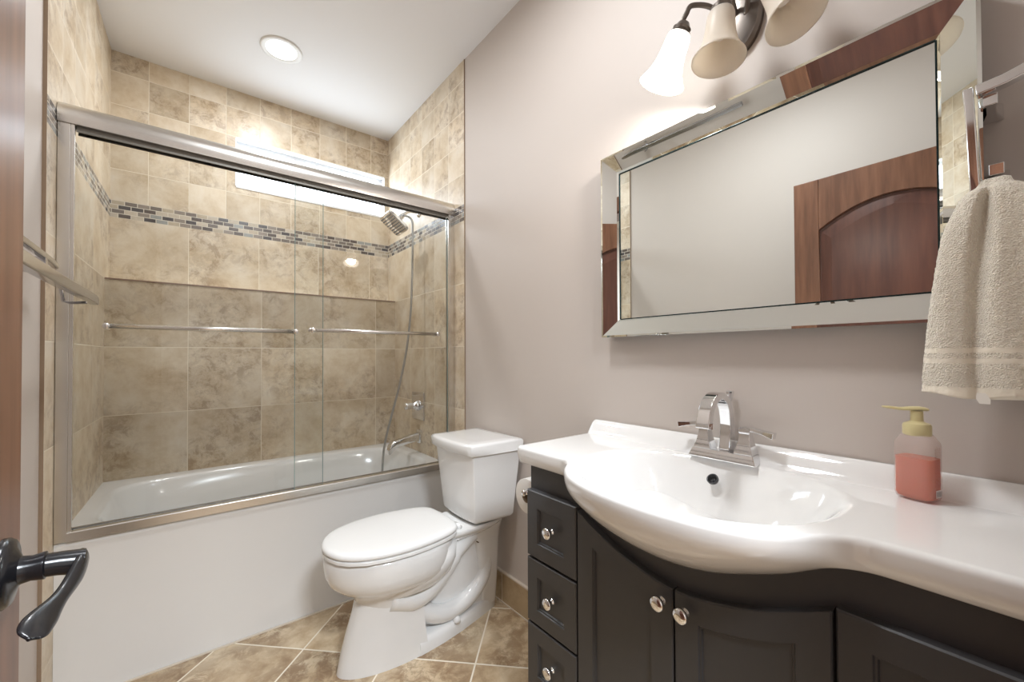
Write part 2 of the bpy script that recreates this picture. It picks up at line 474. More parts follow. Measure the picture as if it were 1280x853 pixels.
# ------------------------------------------------------------------ door (opened against the left wall)
DFX, DY0, DY1, DTH = -.154, -.018, .742, .036
dr = bpy.data.objects.new('door_1', None); COL.objects.link(dr); dr.location = (DFX, DY0, .012); dr['kind'] = 'structure'
def arch(yc, hw, zbase, rise, n=18):
    return [(yc-hw+2*hw*k/n, zbase+rise*(1-((k/n)*2-1)**2)) for k in range(n+1)]
bm = B()
z0, z1 = .012, 2.014
sw = .105
yi0, yi1 = DY0+sw, DY1-sw
yc, hw = (yi0+yi1)/2, (yi1-yi0)/2
xf, xbk = DFX, DFX-DTH
box(bm, (xbk, DY0, z0), (xf, yi0, z1)); box(bm, (xbk, yi1, z0), (xf, DY1, z1))
box(bm, (xbk, yi0, z0), (xf, yi1, z0+.22)); box(bm, (xbk, yi0, .82), (xf, yi1, .97))
ar = arch(yc, hw, 1.76, .105)
ring = [(xf, y, z) for y, z in ar] + [(xf, yi1, z1), (xf, yi0, z1)]
ring2 = [(xbk, y, z) for x, y, z in ring]
loft(bm, [ring, ring2])
part('door_frame', bm, M_wood, dr, bevel=.003)
def raised(bm, poly, cx, cz, depth_face, depth_in, inset):
    """raised panel: outer poly (y,z) recessed, centre raised"""
    def ins(k): return [(cx+(y-cx)*(1-k/ hw if hw else 1), z) for y, z in poly]
    r0 = [(depth_in, y, z) for y, z in poly]
    def sh(s):
        out = []
        for y, z in poly:
            dy, dz = y-cx, z-cz
            L = max(abs(dy), 1e-6); K = max(abs(dz), 1e-6)
            out.append((cx+math.copysign(max(L-s, 0), dy), cz+math.copysign(max(K-s, 0), dz)))
        return out
    r1 = [(depth_in, y, z) for y, z in sh(.008)]
    r2 = [(depth_face, y, z) for y, z in sh(inset)]
    loft(bm, [r0, r1, r2], False, True)
bm = B()
polyU = [(yi0, .97)] + [(y, z) for y, z in ar] + [(yi1, .97)]
raised(bm, polyU, yc, 1.38, xf-.004, xf-.013, .05)
polyL = [(yi0, z0+.22), (yi0, .82), (yi1, .82), (yi1, z0+.22)]
raised(bm, polyL, yc, .53, xf-.004, xf-.013, .05)
quad(bm, [(xf-.02, yi0, z0+.2), (xf-.02, yi1, z0+.2), (xf-.02, yi1, 1.9), (xf-.02, yi0, 1.9)])
part('door_panel', bm, M_woodp, dr)
# lever handle
hz, hy = .905, .680
bm = B()
lathe(bm, (DFX, hy-.004, hz+.010), (1, 0, 0), [(0, .036), (.004, .036), (.008, .033), (.010, .024), (.014, .0145), (.022, .013), (.030, .0145), (.032, .0145), (.033, .0125)], 32)
tube(bm, [(DFX+.028, hy-.004, hz+.010), (DFX+.042, hy-.002, hz+.008), (DFX+.060, hy, hz+.004)], [.012, .0125, .0135], 20)
part('door_handle', bm, M_bronze, dr, smooth=True, label='dark bronze lever handle').modifiers.new('E', 'EDGE_SPLIT').split_angle = .9
bm = B()
path = smoothpath([(DFX+.058, hy+.010, hz+.003), (DFX+.059, hy-.012, hz+.002), (DFX+.057, hy-.035, hz-.002), (DFX+.053, hy-.062, hz-.006), (DFX+.049, hy-.090, hz-.008), (DFX+.046, hy-.108, hz-.008), (DFX+.045, hy-.122, hz-.009), (DFX+.045, hy-.130, hz-.010)], 6)
n = len(path); rings = []
for i, p in enumerate(path):
    t = i/(n-1)
    w = sinterp(t, [(0, .026), (.2, .024), (.42, .016), (.62, .024), (.80, .024), (.92, .016), (1, .003)])
    th = sinterp(t, [(0, .012), (.4, .011), (.7, .009), (1, .003)])
    tw = -sinterp(t, [(0, 0.0), (.35, .25), (.7, .85), (1, 1.0)])
    a = Vector((math.sin(tw), 0, math.cos(tw)))*w/2; b = Vector((math.cos(tw), 0, -math.sin(tw)))*th/2
    rings.append([p + a*math.cos(q) + b*math.sin(q) for q in [2*PI*k/16 for k in range(16)]])
loft(bm, rings)
part('lever', bm, M_bronze, dr, smooth=True)

# ------------------------------------------------------------------ bathtub
tub = thing('bathtub', 'white alcove bathtub with a flat front apron below the sliding glass doors', 'bathtub', (.41, 2.40, 0))
AY, RZ = 1.985, .533
bm = B()
tx0, tx1, ty0, ty1 = xl(2.4)-.004, XT-.001, AY+.012, YB2-.001
n = 72
def sup(cx, cy, a, b, z, e=3.2, slope=0.0):
    out = []
    for k in range(n):
        t = 2*PI*k/n; c, s = math.cos(t), math.sin(t)
        out.append((cx+a*math.copysign(abs(c)**(2/e), c), cy+b*math.copysign(abs(s)**(2/e), s), z))
    return out
cx, cy = (tx0+tx1)/2, (ty0+ty1)/2
def rectring(z, x0, x1, y0, y1):
    out = []
    for k in range(n):
        t = 2*PI*k/n; c, s = math.cos(t), math.sin(t)
        ax_, by_ = (x1-x0)/2, (y1-y0)/2
        m = max(abs(c), abs(s)); out.append(((x0+x1)/2+ax_*c/m, (y0+y1)/2+by_*s/m, z))
    return out
ax_, by_ = (tx1-tx0)/2, (ty1-ty0)/2
rings = [rectring(RZ, tx0, tx1, ty0, ty1),
         sup(cx, cy, ax_-.05, by_-.055, RZ, 5), sup(cx, cy, ax_-.062, by_-.066, RZ-.004, 5), sup(cx, cy, ax_-.072, by_-.076, RZ-.018, 5),
         sup(cx+.01, cy, ax_-.10, by_-.10, RZ-.14, 4.2), sup(cx+.02, cy, ax_-.14, by_-.115, RZ-.28, 3.8),
         sup(cx+.03, cy, ax_-.19, by_-.14, RZ-.38, 3.5), sup(cx+.03, cy, ax_-.25, by_-.19, RZ-.41, 3.2), sup(cx+.03, cy, .05, .03, RZ-.418, 2)]
loft(bm, rings, False, True)
part('tub_basin', bm, M_acry, tub, smooth=True)
bm = B()
prof = [(AY+.02, RZ), (AY+.008, RZ-.001), (AY+.002, RZ-.005), (AY, RZ-.012), (AY, RZ-.02), (AY+.004, RZ-.03), (AY+.004, .0)]
x0, x1 = xl(AY)+.0005, XT-.0005
loft(bm, [[(x0, y, z) for y, z in prof], [(x1, y, z) for y, z in prof]], False, False, closed=False)
part('apron', bm, M_acry, tub, smooth=True).modifiers.new('E', 'EDGE_SPLIT').split_angle = .7
bm = B(); lathe(bm, (XT-.085, 2.42, .40), (-1, 0, .1), [(0, .034), (.006, .034), (.010, .028), (.012, .01)], 28)
part('overflow_plate', bm, M_chrome, tub, smooth=True)

# ------------------------------------------------------------------ sliding shower door frame
FY = 2.0
xL, xRr = xl(FY)+.001, XT-.001
fr = thing('shower_door_frame', 'satin metal frame with thick header rail around the tub opening', 'shower frame', (.41, FY, RZ))
bm = B()   # header: rounded C profile
hc = [(-.030, 1.925), (-.034, 1.945), (-.033, 1.965), (-.026, 1.983), (-.012, 1.994), (.010, 1.996), (.032, 1.996), (.034, 1.925), (.020, 1.925), (.020, 1.94), (-.018, 1.94), (-.018, 1.925)]
loft(bm, [[(xL, FY+a, z) for a, z in hc], [(xRr, FY+a, z) for a, z in hc]])
part('header_rail', bm, M_nickel, fr, smooth=True).modifiers.new('E', 'EDGE_SPLIT').split_angle = .75
bm = B()
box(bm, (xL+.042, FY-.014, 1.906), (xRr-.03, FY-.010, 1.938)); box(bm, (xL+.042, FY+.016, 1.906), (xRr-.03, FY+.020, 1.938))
part('header_channel', bm, mat('dark_channel_metal', (.22, .21, .19, 1), .45, .8), fr, label='dark channel lip under the header rail')  # lip in one even dark satin metal
for s, xx in ((1, xL), (-1, xRr)):
    bm = B()
    w = .040 if s > 0 else .036
    box(bm, (xx, FY-.024, RZ+.001), (xx+s*w*.75, FY-.018, 1.925)); box(bm, (xx, FY+.020, RZ+.001), (xx+s*w*.75, FY+.028, 1.925))
    box(bm, (xx, FY-.018, RZ+.001), (xx+s*.012, FY+.020, 1.925))
    box(bm, (xx+s*w*.75, FY-.0239, RZ+.0011), (xx+s*w, FY-.010, 1.9249))
    part('side_jamb', bm, M_nickel, fr, bevel=.0012)
bm = B()
tp = [(-.030, RZ+.001), (-.030, RZ+.030), (-.027, RZ+.033), (-.012, RZ+.034), (-.012, RZ+.022), (.004, RZ+.022), (.004, RZ+.036), (.010, RZ+.036), (.010, RZ+.018), (.028, RZ+.018), (.028, RZ+.001)]
loft(bm, [[(xL+.030, FY+a, z) for a, z in tp], [(xRr-.028, FY+a, z) for a, z in tp]])
part('bottom_track', bm, M_nickel, fr)

def glass_panel(label, x0, x1, y, barx0, barx1, bz, seal):
    t = thing('shower_glass_panel', label, 'glass door', ((x0+x1)/2, y, RZ+.04), 'sliding clear glass panels of the shower door')
    bm = B(); zt, zb = 1.93, RZ+.030
    quad(bm, [(x0, y, zb), (x1, y, zb), (x1, y, zt), (x0, y, zt)])
    part('glass_sheet', bm, M_glass, t)
    for xx in (x0, x1):
        bm = B(); box(bm, (xx-.0008, y-.0032, zb), (xx+.0008, y+.0032, zt))
        part('glass_edge', bm, M_gedge, t)
    bm = B(); box(bm, (x0, y-.006, zb-.006), (x1, y+.006, zb+.004)); 
    part('bottom_seal', bm, M_rubber if seal else M_nickel, t)
    yb = y-.042
    bm = B()
    tube(bm, [(barx0-.006, yb, bz), (barx1+.006, yb, bz)], .0085, 16)
    b_ = part('towel_bar', bm, M_nickel, t, smooth=True)
    for xx in (barx0, barx1):
        bm = B()
        lathe(bm, (xx, y-.001, bz), (0, -1, 0), [(0, .0115), (.006, .0115), (.008, .0065), (.030, .0065), (.033, .0105), (.050, .0105), (.052, .008)], 16)
        part('bar_post', bm, M_nickel, b_, smooth=True).modifiers.new('E', 'EDGE_SPLIT').split_angle = .7
    return t
glass_panel('left sliding clear glass panel, set behind the other, with longer towel bar', xL+.034, .486, FY+.014, -.222, .366, 1.252, True)
glass_panel('right sliding clear glass panel, nearest the toilet, in the front track', .366, xRr-.034, FY-.006, .430, 1.042, 1.260, False)

# ------------------------------------------------------------------ shower fittings on right tiled wall
sh = thing('rain_shower', 'square chrome shower head with slim hose high on the right tiled wall', 'shower head', (XT, 2.42, 2.06))
bm = B(); lathe(bm, (XT, 2.42, 2.065), (-1, 0, 0), [(0, .030), (.004, .030), (.009, .022), (.011, .012)], 24); part('flange', bm, M_chrome, sh, smooth=True)
bm = B(); tube(bm, smoothpath([(XT, 2.42, 2.065), (1.09, 2.41, 2.055), (1.035, 2.40, 2.015)], 6), .0095, 14)
lathe(bm, (1.045, 2.40, 2.022), (-.64, 0, -.77), [(0, .014), (.022, .017), (.034, .017), (.046, .024)], 18)
part('shower_arm', bm, M_chrome, sh, smooth=True)
c = Vector((.985, 2.40, 1.955)); nrm = Vector((-.60, -.10, -.79)).normalized()
t1 = (Vector((0, 1, 0)) - nrm*nrm.y).normalized(); t2 = nrm.cross(t1)
def plate(bm, c, a, b, h, r0=.018):
    out = []
    for k in range(40):
        t = 2*PI*k/40; cc, ss = math.cos(t), math.sin(t); e = 2/6
        out.append(c + t1*(a*math.copysign(abs(cc)**e, cc)) + t2*(b*math.copysign(abs(ss)**e, ss)) + nrm*h)
    return out
bm = B(); loft(bm, [plate(bm, c, .03, .03, -.024), plate(bm, c, .070, .070, -.013), plate(bm, c, .076, .076, -.006), plate(bm, c, .076, .076, .006), plate(bm, c, .072, .072, .009)])
hd = part('head_plate', bm, M_chrome, sh, smooth=True); hd.modifiers.new('E', 'EDGE_SPLIT').split_angle = .6
bm = B()
for i in range(8):
    for j in range(8):
        q = c + t1*((i-3.5)*.0165) + t2*((j-3.5)*.0165) + nrm*.0085
        lathe(bm, q, nrm, [(0, .0052), (.002, .0045), (.004, .0025)], 8)
part('nozzles', bm, mat('grey_nozzle_rubber', srgb(110, 116, 122), .5), hd, smooth=True, label='grey rubber nozzles in rows')
bm = B()
tube(bm, smoothpath([(1.035, 2.385, 2.018), (1.075, 2.35, 1.985), (1.083, 2.35, 1.90), (1.080, 2.35, 1.66), (1.070, 2.35, 1.42), (1.045, 2.35, 1.20), (1.000, 2.35, .98), (.945, 2.35, .78), (.905, 2.35, .62), (.895, 2.36, .46), (.90, 2.38, .30), (.88, 2.42, .16)], 8), .0065, 12)
part('hose', bm, noise_bump(mat('hose_grey_metal', srgb(168, 168, 166), .3, .8), 500, .3, .001), sh, smooth=True)

va = thing('shower_valve', 'square chrome valve plate with round lever on the right tiled wall', 'valve', (XT, 2.43, .825))
bm = B(); box(bm, (XT-.008, 2.345, .738), (XT, 2.515, .912)); part('valve_plate', bm, M_chrome, va, bevel=.004)
bm = B(); lathe(bm, (XT-.007, 2.43, .828), (-1, 0, 0), [(0, .034), (.018, .030), (.024, .022), (.045, .020), (.075, .022), (.085, .020), (.09, .012)], 26)
part('valve_handle', bm, M_chrome, va, smooth=True)
sp = thing('tub_spout', 'chrome tub spout below the square valve plate', 'spout', (XT, 2.41, .62))
bm = B()
rings = []
for x, zc_, w, h in ((XT, .635, .062, .085), (XT-.012, .635, .062, .085), (XT-.016, .632, .046, .058), (XT-.06, .628, .046, .050), (XT-.12, .616, .046, .046), (XT-.165, .606, .047, .046), (XT-.190, .590, .047, .066), (XT-.205, .573, .044, .055), (XT-.212, .562, .040, .028)):
    rings.append([(x, 2.41+w/2*math.copysign(abs(math.cos(t))**.45, math.cos(t)), zc_+h/2*math.copysign(abs(math.sin(t))**.45, math.sin(t))) for t in [2*PI*k/20 for k in range(20)]])
loft(bm, rings); part('spout_body', bm, M_chrome, sp, smooth=True).modifiers.new('E', 'EDGE_SPLIT').split_angle = .8

# ------------------------------------------------------------------ recessed ceiling light over tub (and an added, unseen fill light over the room)
def can_light(x, y, label):
    t = thing('recessed_ceiling_light', label, 'ceiling light', (x, y, ZC))
    bm = B()
    rr = [(.098, 0), (.097, -.004), (.090, -.006), (.076, -.006), (.072, -.003)]
    loft(bm, [[(x+r*math.cos(q), y+r*math.sin(q), ZC+z) for q in [2*PI*k/48 for k in range(48)]] for r, z in rr], False, False)
    part('trim_ring', bm, mat('light_trim_white', srgb(236, 236, 234), .4), t, smooth=True)
    bm = B()
    loft(bm, [[(x+r*math.cos(q), y+r*math.sin(q), ZC+z) for q in [2*PI*k/48 for k in range(48)]] for r, z in [(.074, -.003), (.06, -.0045), (.03, -.005)]], False, True)
    part('lens', bm, M_canlens, t, smooth=True)
bm = B()
lt = thing('flush_fill_light', 'round flush white fill light added unseen over the middle of the bathroom', 'ceiling light', (.42, .85, ZC))  # out-of-view fixture added to go with the room's fill lamp
loft(bm, [[(.42+r*math.cos(q), .85+r*math.sin(q), z) for q in [2*PI*k/48 for k in range(48)]] for r, z in [(.165, ZC), (.168, ZC-.025), (.160, ZC-.034), (.152, ZC-.036)]], False, False)
part('light_rim', bm, M_vinyl, lt, smooth=True)
bm = B()
loft(bm, [[(.42+r*math.cos(q), .85+r*math.sin(q), z) for q in [2*PI*k/48 for k in range(48)]] for r, z in [(.153, ZC-.034), (.12, ZC-.038), (.05, ZC-.041)]], False, True)
part('diffuser', bm, M_canlens, lt, smooth=True)
can_light(.375, 2.40, 'round recessed light glowing in the white ceiling above the tub')

# ------------------------------------------------------------------ toilet
to = thing('toilet', 'white two-piece toilet with closed lid between tub and vanity', 'toilet', (.80, 1.55, 0))
TYc = 1.55; TKY = 1.560
bm = B()
def egg(x0, x1, w, z, nb=44, back=2.6, front=2.0, mid=.52):
    xm = x0+(x1-x0)*mid; out = []
    for k in range(nb):
        t = 2*PI*k/nb; c_, s_ = math.cos(t), math.sin(t)
        if c_ < 0: X_ = xm - (xm-x0)*abs(c_)**(2/front); Y_ = w*math.copysign(abs(s_)**(2/front), s_)
        else: X_ = xm + (x1-xm)*abs(c_)**(2/back); Y_ = w*math.copysign(abs(s_)**(2/back), s_)
        out.append((X_, TYc+Y_, z))
    return out
# upper bowl
loft(bm, [egg(.50, .80, .085, .20), egg(.482, .82, .100, .255), egg(.462, .835, .122, .282), egg(.425, .845, .152, .302), egg(.395, .852, .171, .330), egg(.384, .857, .177, .360),
          egg(.380, .86, .179, .385), egg(.380, .86, .180, .415), egg(.384, .858, .177, .427), egg(.394, .85, .168, .431)])
# front pedestal
def ped(x0, x1, w, z):
    out = []
    for k in range(33):
        t = PI/2 + PI*k/32
        out.append((x0+(x1-x0)*.80 + (x1-x0)*.80*math.cos(t), TYc+w*math.sin(t)*1.0, z))
    out = [(x1, TYc+w, z)] + out + [(x1, TYc-w, z)]
    return out
loft(bm, [ped(.422, .735, .098, 0), ped(.424, .735, .098, .012), ped(.436, .728, .093, .07), ped(.455, .722, .089, .14), ped(.475, .720, .088, .20), ped(.49, .72, .095, .26), ped(.50, .72, .105, .30)])
# foot flange
foot = [(.70, .100), (.80, .092), (.90, .075), (1.0, .050), (1.06, .034), (1.105, .020), (1.118, .0)]
def footring(z, k):
    a = [(x, TYc-h*k, z) for x, h in foot]; b_ = [(x, TYc+h*k, z) for x, h in foot[::-1][1:]]
    return a+b_
loft(bm, [footring(0, 1), footring(.035, 1), footring(.050, .93), footring(.056, .78)])
# rear web and column
def slab(x0, x1, w0, w1, z):
    return [(x0, TYc-w0, z), (x1, TYc-w1, z), (x1, TYc+w1, z), (x0, TYc+w0, z)]
def rr(x0, x1, w, z, e=4):
    out = []
    for k in range(28):
        t = 2*PI*k/28; c_, s_ = math.cos(t), math.sin(t)
        out.append(((x0+x1)/2+(x1-x0)/2*math.copysign(abs(c_)**(2/e), c_), TYc+w*math.copysign(abs(s_)**(2/e), s_), z))
    return out
loft(bm, [rr(.66, 1.105, .030, .03), rr(.66, 1.10, .036, .2), rr(.66, 1.10, .040, .40)])
loft(bm, [rr(1.02, 1.112, .030, .03), rr(1.015, 1.110, .046, .12), rr(1.0, 1.112, .056, .24), rr(.985, 1.112, .066, .33), rr(.93, 1.115, .082, .38), rr(.88, 1.118, .100, .412), rr(.84, 1.12, .104, .425), rr(.84, 1.118, .100, .431)])
# deck between the bowl and the tank
loft(bm, [rr(.76, 1.05, .085, .385), rr(.76, 1.10, .112, .412), rr(.76, 1.12, .116, .425), rr(.765, 1.118, .112, .432)])
part('bowl', bm, M_porc, to, smooth=True).modifiers.new('E', 'EDGE_SPLIT').split_angle = .95
# trapway bulges
for s in (-1, 1):
    bm = B()
    tube(bm, smoothpath([(.60, TYc+s*.050, .24), (.70, TYc+s*.062, .215), (.79, TYc+s*.060, .26), (.87, TYc+s*.052, .33), (.95, TYc+s*.040, .375), (1.0, TYc+s*.03, .38)], 6), [.05]*6+[.048]*12+[.042]*13, 18)
    tube(bm, smoothpath([(.70, TYc+s*.040, .165), (.77, TYc+s*.048, .110), (.85, TYc+s*.046, .088), (.95, TYc+s*.036, .105), (1.03, TYc+s*.026, .17), (1.06, TYc+s*.020, .28)], 6), [.036]*31, 18)
    part('trapway', bm, M_porc, to, smooth=True)
# rounded step under the bowl side
bm = B()
loft(bm, [egg(.50, .80, .085, .235), egg(.52, .83, .125, .262), egg(.54, .86, .150, .30), egg(.57, .875, .158, .34), egg(.60, .88, .150, .40)])
part('bowl_shoulder', bm, M_porc, to, smooth=True)
for s in (-1, 1):
    bm = B(); lathe(bm, (.875, TYc+s*.070, .045), (0, 0, 1), [(0, .017), (.012, .016), (.021, .012), (.026, .004)], 18)
    part('bolt_cap', bm, M_porc, to, smooth=True)
bm = B(); lathe(bm, (.995, TYc-.05, .345), (0, -1, 0), [(0, .014), (.008, .014), (.010, .009)], 16)
part('tank_bolt', bm, mat('tarnished_brass', srgb(96, 74, 50), .45, .6), to, smooth=True, label='tarnished bolt')
# seat + lid
def lidring(k, z, x1=.862):
    base = [(.372, 0), (.378, .045), (.395, .088), (.425, .125), (.475, .158), (.55, .180), (.63, .187), (.70, .182), (.77, .168), (.815, .152), (.842, .135), (.857, .108), (.862, .07), (.864, 0)]
    cxx = .63
    a = [(cxx+(x-cxx)*k, TYc-w*k, z) for x, w in base]
    b_ = [(cxx+(x-cxx)*k, TYc+w*k, z) for x, w in base[::-1][1:-1]]
    return a+b_
bm = B(); loft(bm, [lidring(.955, .433), lidring(.985, .435), lidring(.985, .444), lidring(.96, .447)])
part('seat', bm, M_seatw, to, smooth=True).modifiers.new('E', 'EDGE_SPLIT').split_angle = .8
bm = B(); loft(bm, [lidring(.93, .4485), lidring(.985, .449), lidring(1.0, .454), lidring(.998, .462), lidring(.975, .4695), lidring(.93, .473), lidring(.6, .476), lidring(.2, .477)])
part('seat_lid', bm, M_seatw, to, sub=1)
for s in (-1, 1):
    bm = B(); tube(bm, [(.878, TYc+s*.052, .440), (.878, TYc+s*.092, .440)], .011, 14); part('hinge', bm, M_seatw, to, smooth=True)
# tank
def tankring(z, xf_, hw_f, hw_b, bow=.016, xb_=1.150, k=1.0, nb=14, rc=.0):
    out = []
    for i in range(nb+1):
        s = i/nb*2-1; out.append((xf_-bow*(1-abs(s)**2.2)+.0, TKY+s*hw_f, z))
    for i in range(1, 6): out.append((xf_+(xb_-xf_)*i/5, TKY+hw_f+(hw_b-hw_f)*(i/5)**.7, z))
    for i in range(5, 0, -1): out.append((xf_+(xb_-xf_)*i/5, TKY-hw_f-(hw_b-hw_f)*(i/5)**.7, z))
    return out
bm = B()
loft(bm, [tankring(.438, .955, .105, .115, .010, 1.10), tankring(.441, .942, .124, .140, .012, 1.115), tankring(.455, .932, .132, .150, .014, 1.122), tankring(.60, .920, .146, .160, .015, 1.135), tankring(.735, .908, .158, .170, .016, 1.148)])
tk = part('tank', bm, M_porc, to, bevel=.005)
bm = B()
loft(bm, [tankring(.734, .900, .166, .182, .018, 1.150), tankring(.738, .892, .169, .178, .018, 1.153), tankring(.772, .888, .171, .181, .019, 1.154), tankring(.780, .894, .167, .177, .018, 1.150), tankring(.783, .906, .158, .168, .016, 1.141), tankring(.7845, .95, .12, .13, .01, 1.11)])
part('tank_lid', bm, M_porc, to, smooth=True).modifiers.new('E', 'EDGE_SPLIT').split_angle = 1.0
bm = B()
lathe(bm, (1.0, 1.707, .675), (0, 1, 0), [(0, .012), (.012, .012), (.014, .008)], 16)
tube(bm, [(1.0, 1.718, .675), (.96, 1.722, .668), (.92, 1.722, .660)], [.006, .006, .008], 12)
part('flush_lever', bm, M_chrome, to, smooth=True)
bm = B()   # supply line and stop
tube(bm, smoothpath([(XR, 1.72, .19), (1.12, 1.72, .19), (1.10, 1.70, .25), (1.06, 1.68, .34), (1.05, 1.66, .44)], 6), .006, 10)
lathe(bm, (XR, 1.72, .19), (-1, 0, 0), [(0, .03), (.004, .03), (.008, .012), (.05, .012)], 18)
part('supply_line', bm, M_chrome, to, smooth=True)

# ------------------------------------------------------------------ vanity cabinet
VX, VY0, VY1 = .812, -.028, .935
VC = .464
va_ = thing('vanity_cabinet', 'charcoal bathroom vanity cabinet with drawers and two scooped doors', 'cabinet', (.99, VC, 0))
bell = [(-.33, .819), (-.30, .814), (-.268, .800), (-.222, .776), (-.17, .752), (-.085, .720), (0, .709), (.085, .718), (.17, .743), (.222, .760), (.268, .780), (.30, .808), (.33, .819)]
def zbell(y): return sinterp(y-VC, bell)
# scooped door line
dtop = [(-.275, .742), (-.23, .722), (-.17, .694), (-.085, .668), (0, .656), (.085, .668), (.17, .694), (.23, .722), (.275, .742)]
def zdoor(y): return sinterp(y-VC, dtop)
bm = B()
n_ = 60
ys = [VY0+(VY1-VY0)*k/n_ for k in range(n_+1)]
fr_ = [(VX, y, min(.822, zbell(y)+.012) if abs(y-VC) < .33 else .822) for y in ys]
# front face as strips
lo = [bm.verts.new((VX, y, .10)) for y in ys]; hi = [bm.verts.new(p) for p in fr_]
for i in range(n_): bm.faces.new((lo[i], lo[i+1], hi[i+1], hi[i]))
quad(bm, [(VX, VY1, .10), (XR-.003, VY1, .10), (XR-.003, VY1, .822), (VX, VY1, .822)])
quad(bm, [(VX, VY0, .10), (XR-.003, VY0, .10), (XR-.003, VY0, .822), (VX, VY0, .822)])
quad(bm, [(VX, VY0, .10), (VX, VY1, .10), (XR-.003, VY1, .10), (XR-.003, VY0, .10)])
box(bm, (VX+.05, VY0+.01, 0), (XR-.003, VY1-.002, .10))
bmesh.ops.remove_doubles(bm, verts=bm.verts[:], dist=1e-5)
part('carcass', bm, M_black, va_)
def panel_front(poly_o, poly_i, x_face, x_back, recess=.008, lip=.006):
    """shaker style front: frame between poly_o and poly_i (y,z lists, same length)"""
    bm = B()
    c_ = (sum(p[0] for p in poly_i)/len(poly_i), sum(p[1] for p in poly_i)/len(poly_i))
    def sc(poly, d):
        out = []
        for y, z in poly:
            dy, dz = y-c_[0], z-c_[1]
            out.append((c_[0]+math.copysign(max(abs(dy)-d, 0), dy), c_[1]+math.copysign(max(abs(dz)-d, 0), dz)))
        return out
    R = lambda poly, x: [(x, y, z) for y, z in poly]
    loft(bm, [R(poly_o, x_back), R(poly_o, x_face+.003), R(sc(poly_o, .0025), x_face), R(poly_i, x_face), R(sc(poly_i, .002), x_face+.0035),
              R(sc(poly_i, .005), x_face+.0035), R(sc(poly_i, .007), x_face+recess), ], True, True)
    return bm
def knob(parent, x, y, z):
    bm = B(); lathe(bm, (x+.001, y, z), (-1, 0, 0), [(0, .009), (.003, .009), (.005, .0055), (.013, .0055), (.016, .012), (.019, .0155), (.023, .0158), (.026, .0135), (.0275, .006)], 24)
    part('knob', bm, M_chrome, parent, smooth=True)
XF = VX-.020
for (ya, yb, lab) in ((.737, .931, 'left'), (-.018, .191, 'right')):
    for (z0, z1) in ((.556, .748), (.366, .550), (.176, .360)):
        yo = [(ya, z0), (yb, z0), (yb, z1), (ya, z1)]
        m_ = .043
        yi = [(ya+m_, z0+m_), (yb-m_, z0+m_), (yb-m_, z1-m_-.004), (ya+m_, z1-m_-.004)]
        dr_ = part('drawer', panel_front(yo, yi, XF, VX), M_black, va_)
        knob(dr_, XF+.008, (ya+yb)/2, (z0+z1)/2-.002)
for s in (1, -1):
    # s=+1 : left door (larger y)
    yA, yB_ = (VC+.002, .732) if s > 0 else (.196, VC-.002)
    nn = 16
    top = [(yA+(yB_-yA)*k/nn) for k in range(nn+1)]
    po = [(y, zdoor(y)) for y in top][::-1]
    yo = [(yA, .176), (yB_, .176)] + po
    a_, b_ = yA+.050, yB_-.050
    pi_ = [(a_+(b_-a_)*k/nn) for k in range(nn+1)]
    yi = [(a_, .232), (b_, .232)] + [(y, zdoor(y)-.052) for y in pi_][::-1]
    d_ = part('door', panel_front(yo, yi, XF, VX), M_black, va_)
    knob(d_, XF+.001, VC+s*.026, .622)

# ------------------------------------------------------------------ sink top
st = thing('sink_top', 'glossy white vanity top with integral bowed basin on the charcoal cabinet', 'sink', (.98, VC, .82))
ZT = .870
rimx = [(-.345, .788), (-.31, .784), (-.275, .760), (-.24, .716), (-.20, .684), (-.14, .660), (-.07, .647), (0, .643), (.07, .647), (.14, .660), (.20, .684), (.24, .716), (.275, .760), (.31, .784), (.345, .788)]
def xrim(y): return sinterp(y-VC, rimx)
BCX, BCY, BA, BB = .925, VC+.012, .238, .262     # bowl centre, half x, half y
def ztop(x, y):
    z = ZT
    # backsplash cove
    if x > 1.105:
        t = min(1, (x-1.105)/.045); z = ZT + .044*(t*t*(3-2*t))
    # gentle shallow lip at front
    dxf = x - xrim(y)
    # bowl
    cx_ = BCX - .01
    e = 2.35
    ax = BA if x < cx_ else .185
    r = (abs((x-cx_)/ax)**e + abs((y-BCY)/BB)**e)**(1/e)
    if r < 1.06:
        d = min(1.0, (1.06-r)/.50)
        z -= .135*(d*d*(3-2*d))**.85
    return z
def section(y, endk=1.0):
    xr_ = xrim(y); pts = []
    bulge = max(0.0, (.786-xr_)/.143)       # 0 flat .. 1 centre
    zb = zbell(y) if abs(y-VC) < .33 else .818
    # wall edge down to the top of the splash
    pts.append((XR-.001, ZT-.03)); pts.append((XR-.001, ZT+.038)); pts.append((XR-.004, ZT+.0435))
    nx = 92; xs = XR-.010; xe = xr_+.011
    for k in range(nx+1):
        x = xs+(xe-xs)*k/nx; pts.append((x, ztop(x, y)))
    for k in range(1, 7):
        t = k/6*PI/2; pts.append((xe-.011*math.sin(t), ZT-.011+.011*math.cos(t)))
    # front drop / belly
    T = 1.05; z_s = ZT-.013
    xb_ = VX+.004
    nb = 14
    for k in range(1, nb+1):
        t = T*k/nb
        xx = xr_+(xb_-xr_)*(1-math.cos(t))/(1-math.cos(T)); zz = z_s-(z_s-zb)*math.sin(t)/math.sin(T)
        xflat = xr_ + .012*(k/nb)**3; zflat = z_s-(z_s-.818)*k/nb
        kk = min(1, bulge*1.5); kk = kk*kk*(3-2*kk)
        pts.append((xx*kk+xflat*(1-kk), zz*kk+zflat*(1-kk)))
    pts.append((XR-.001, min(zb+.05, .819) if bulge > .05 else .819))
    return pts
bm = B()
ny = 150; YA, YBb = VY0-.006, .968
rings = []
def endshrink(y):
    # rounded plan corners at the left end
    d = YBb - y
    return d
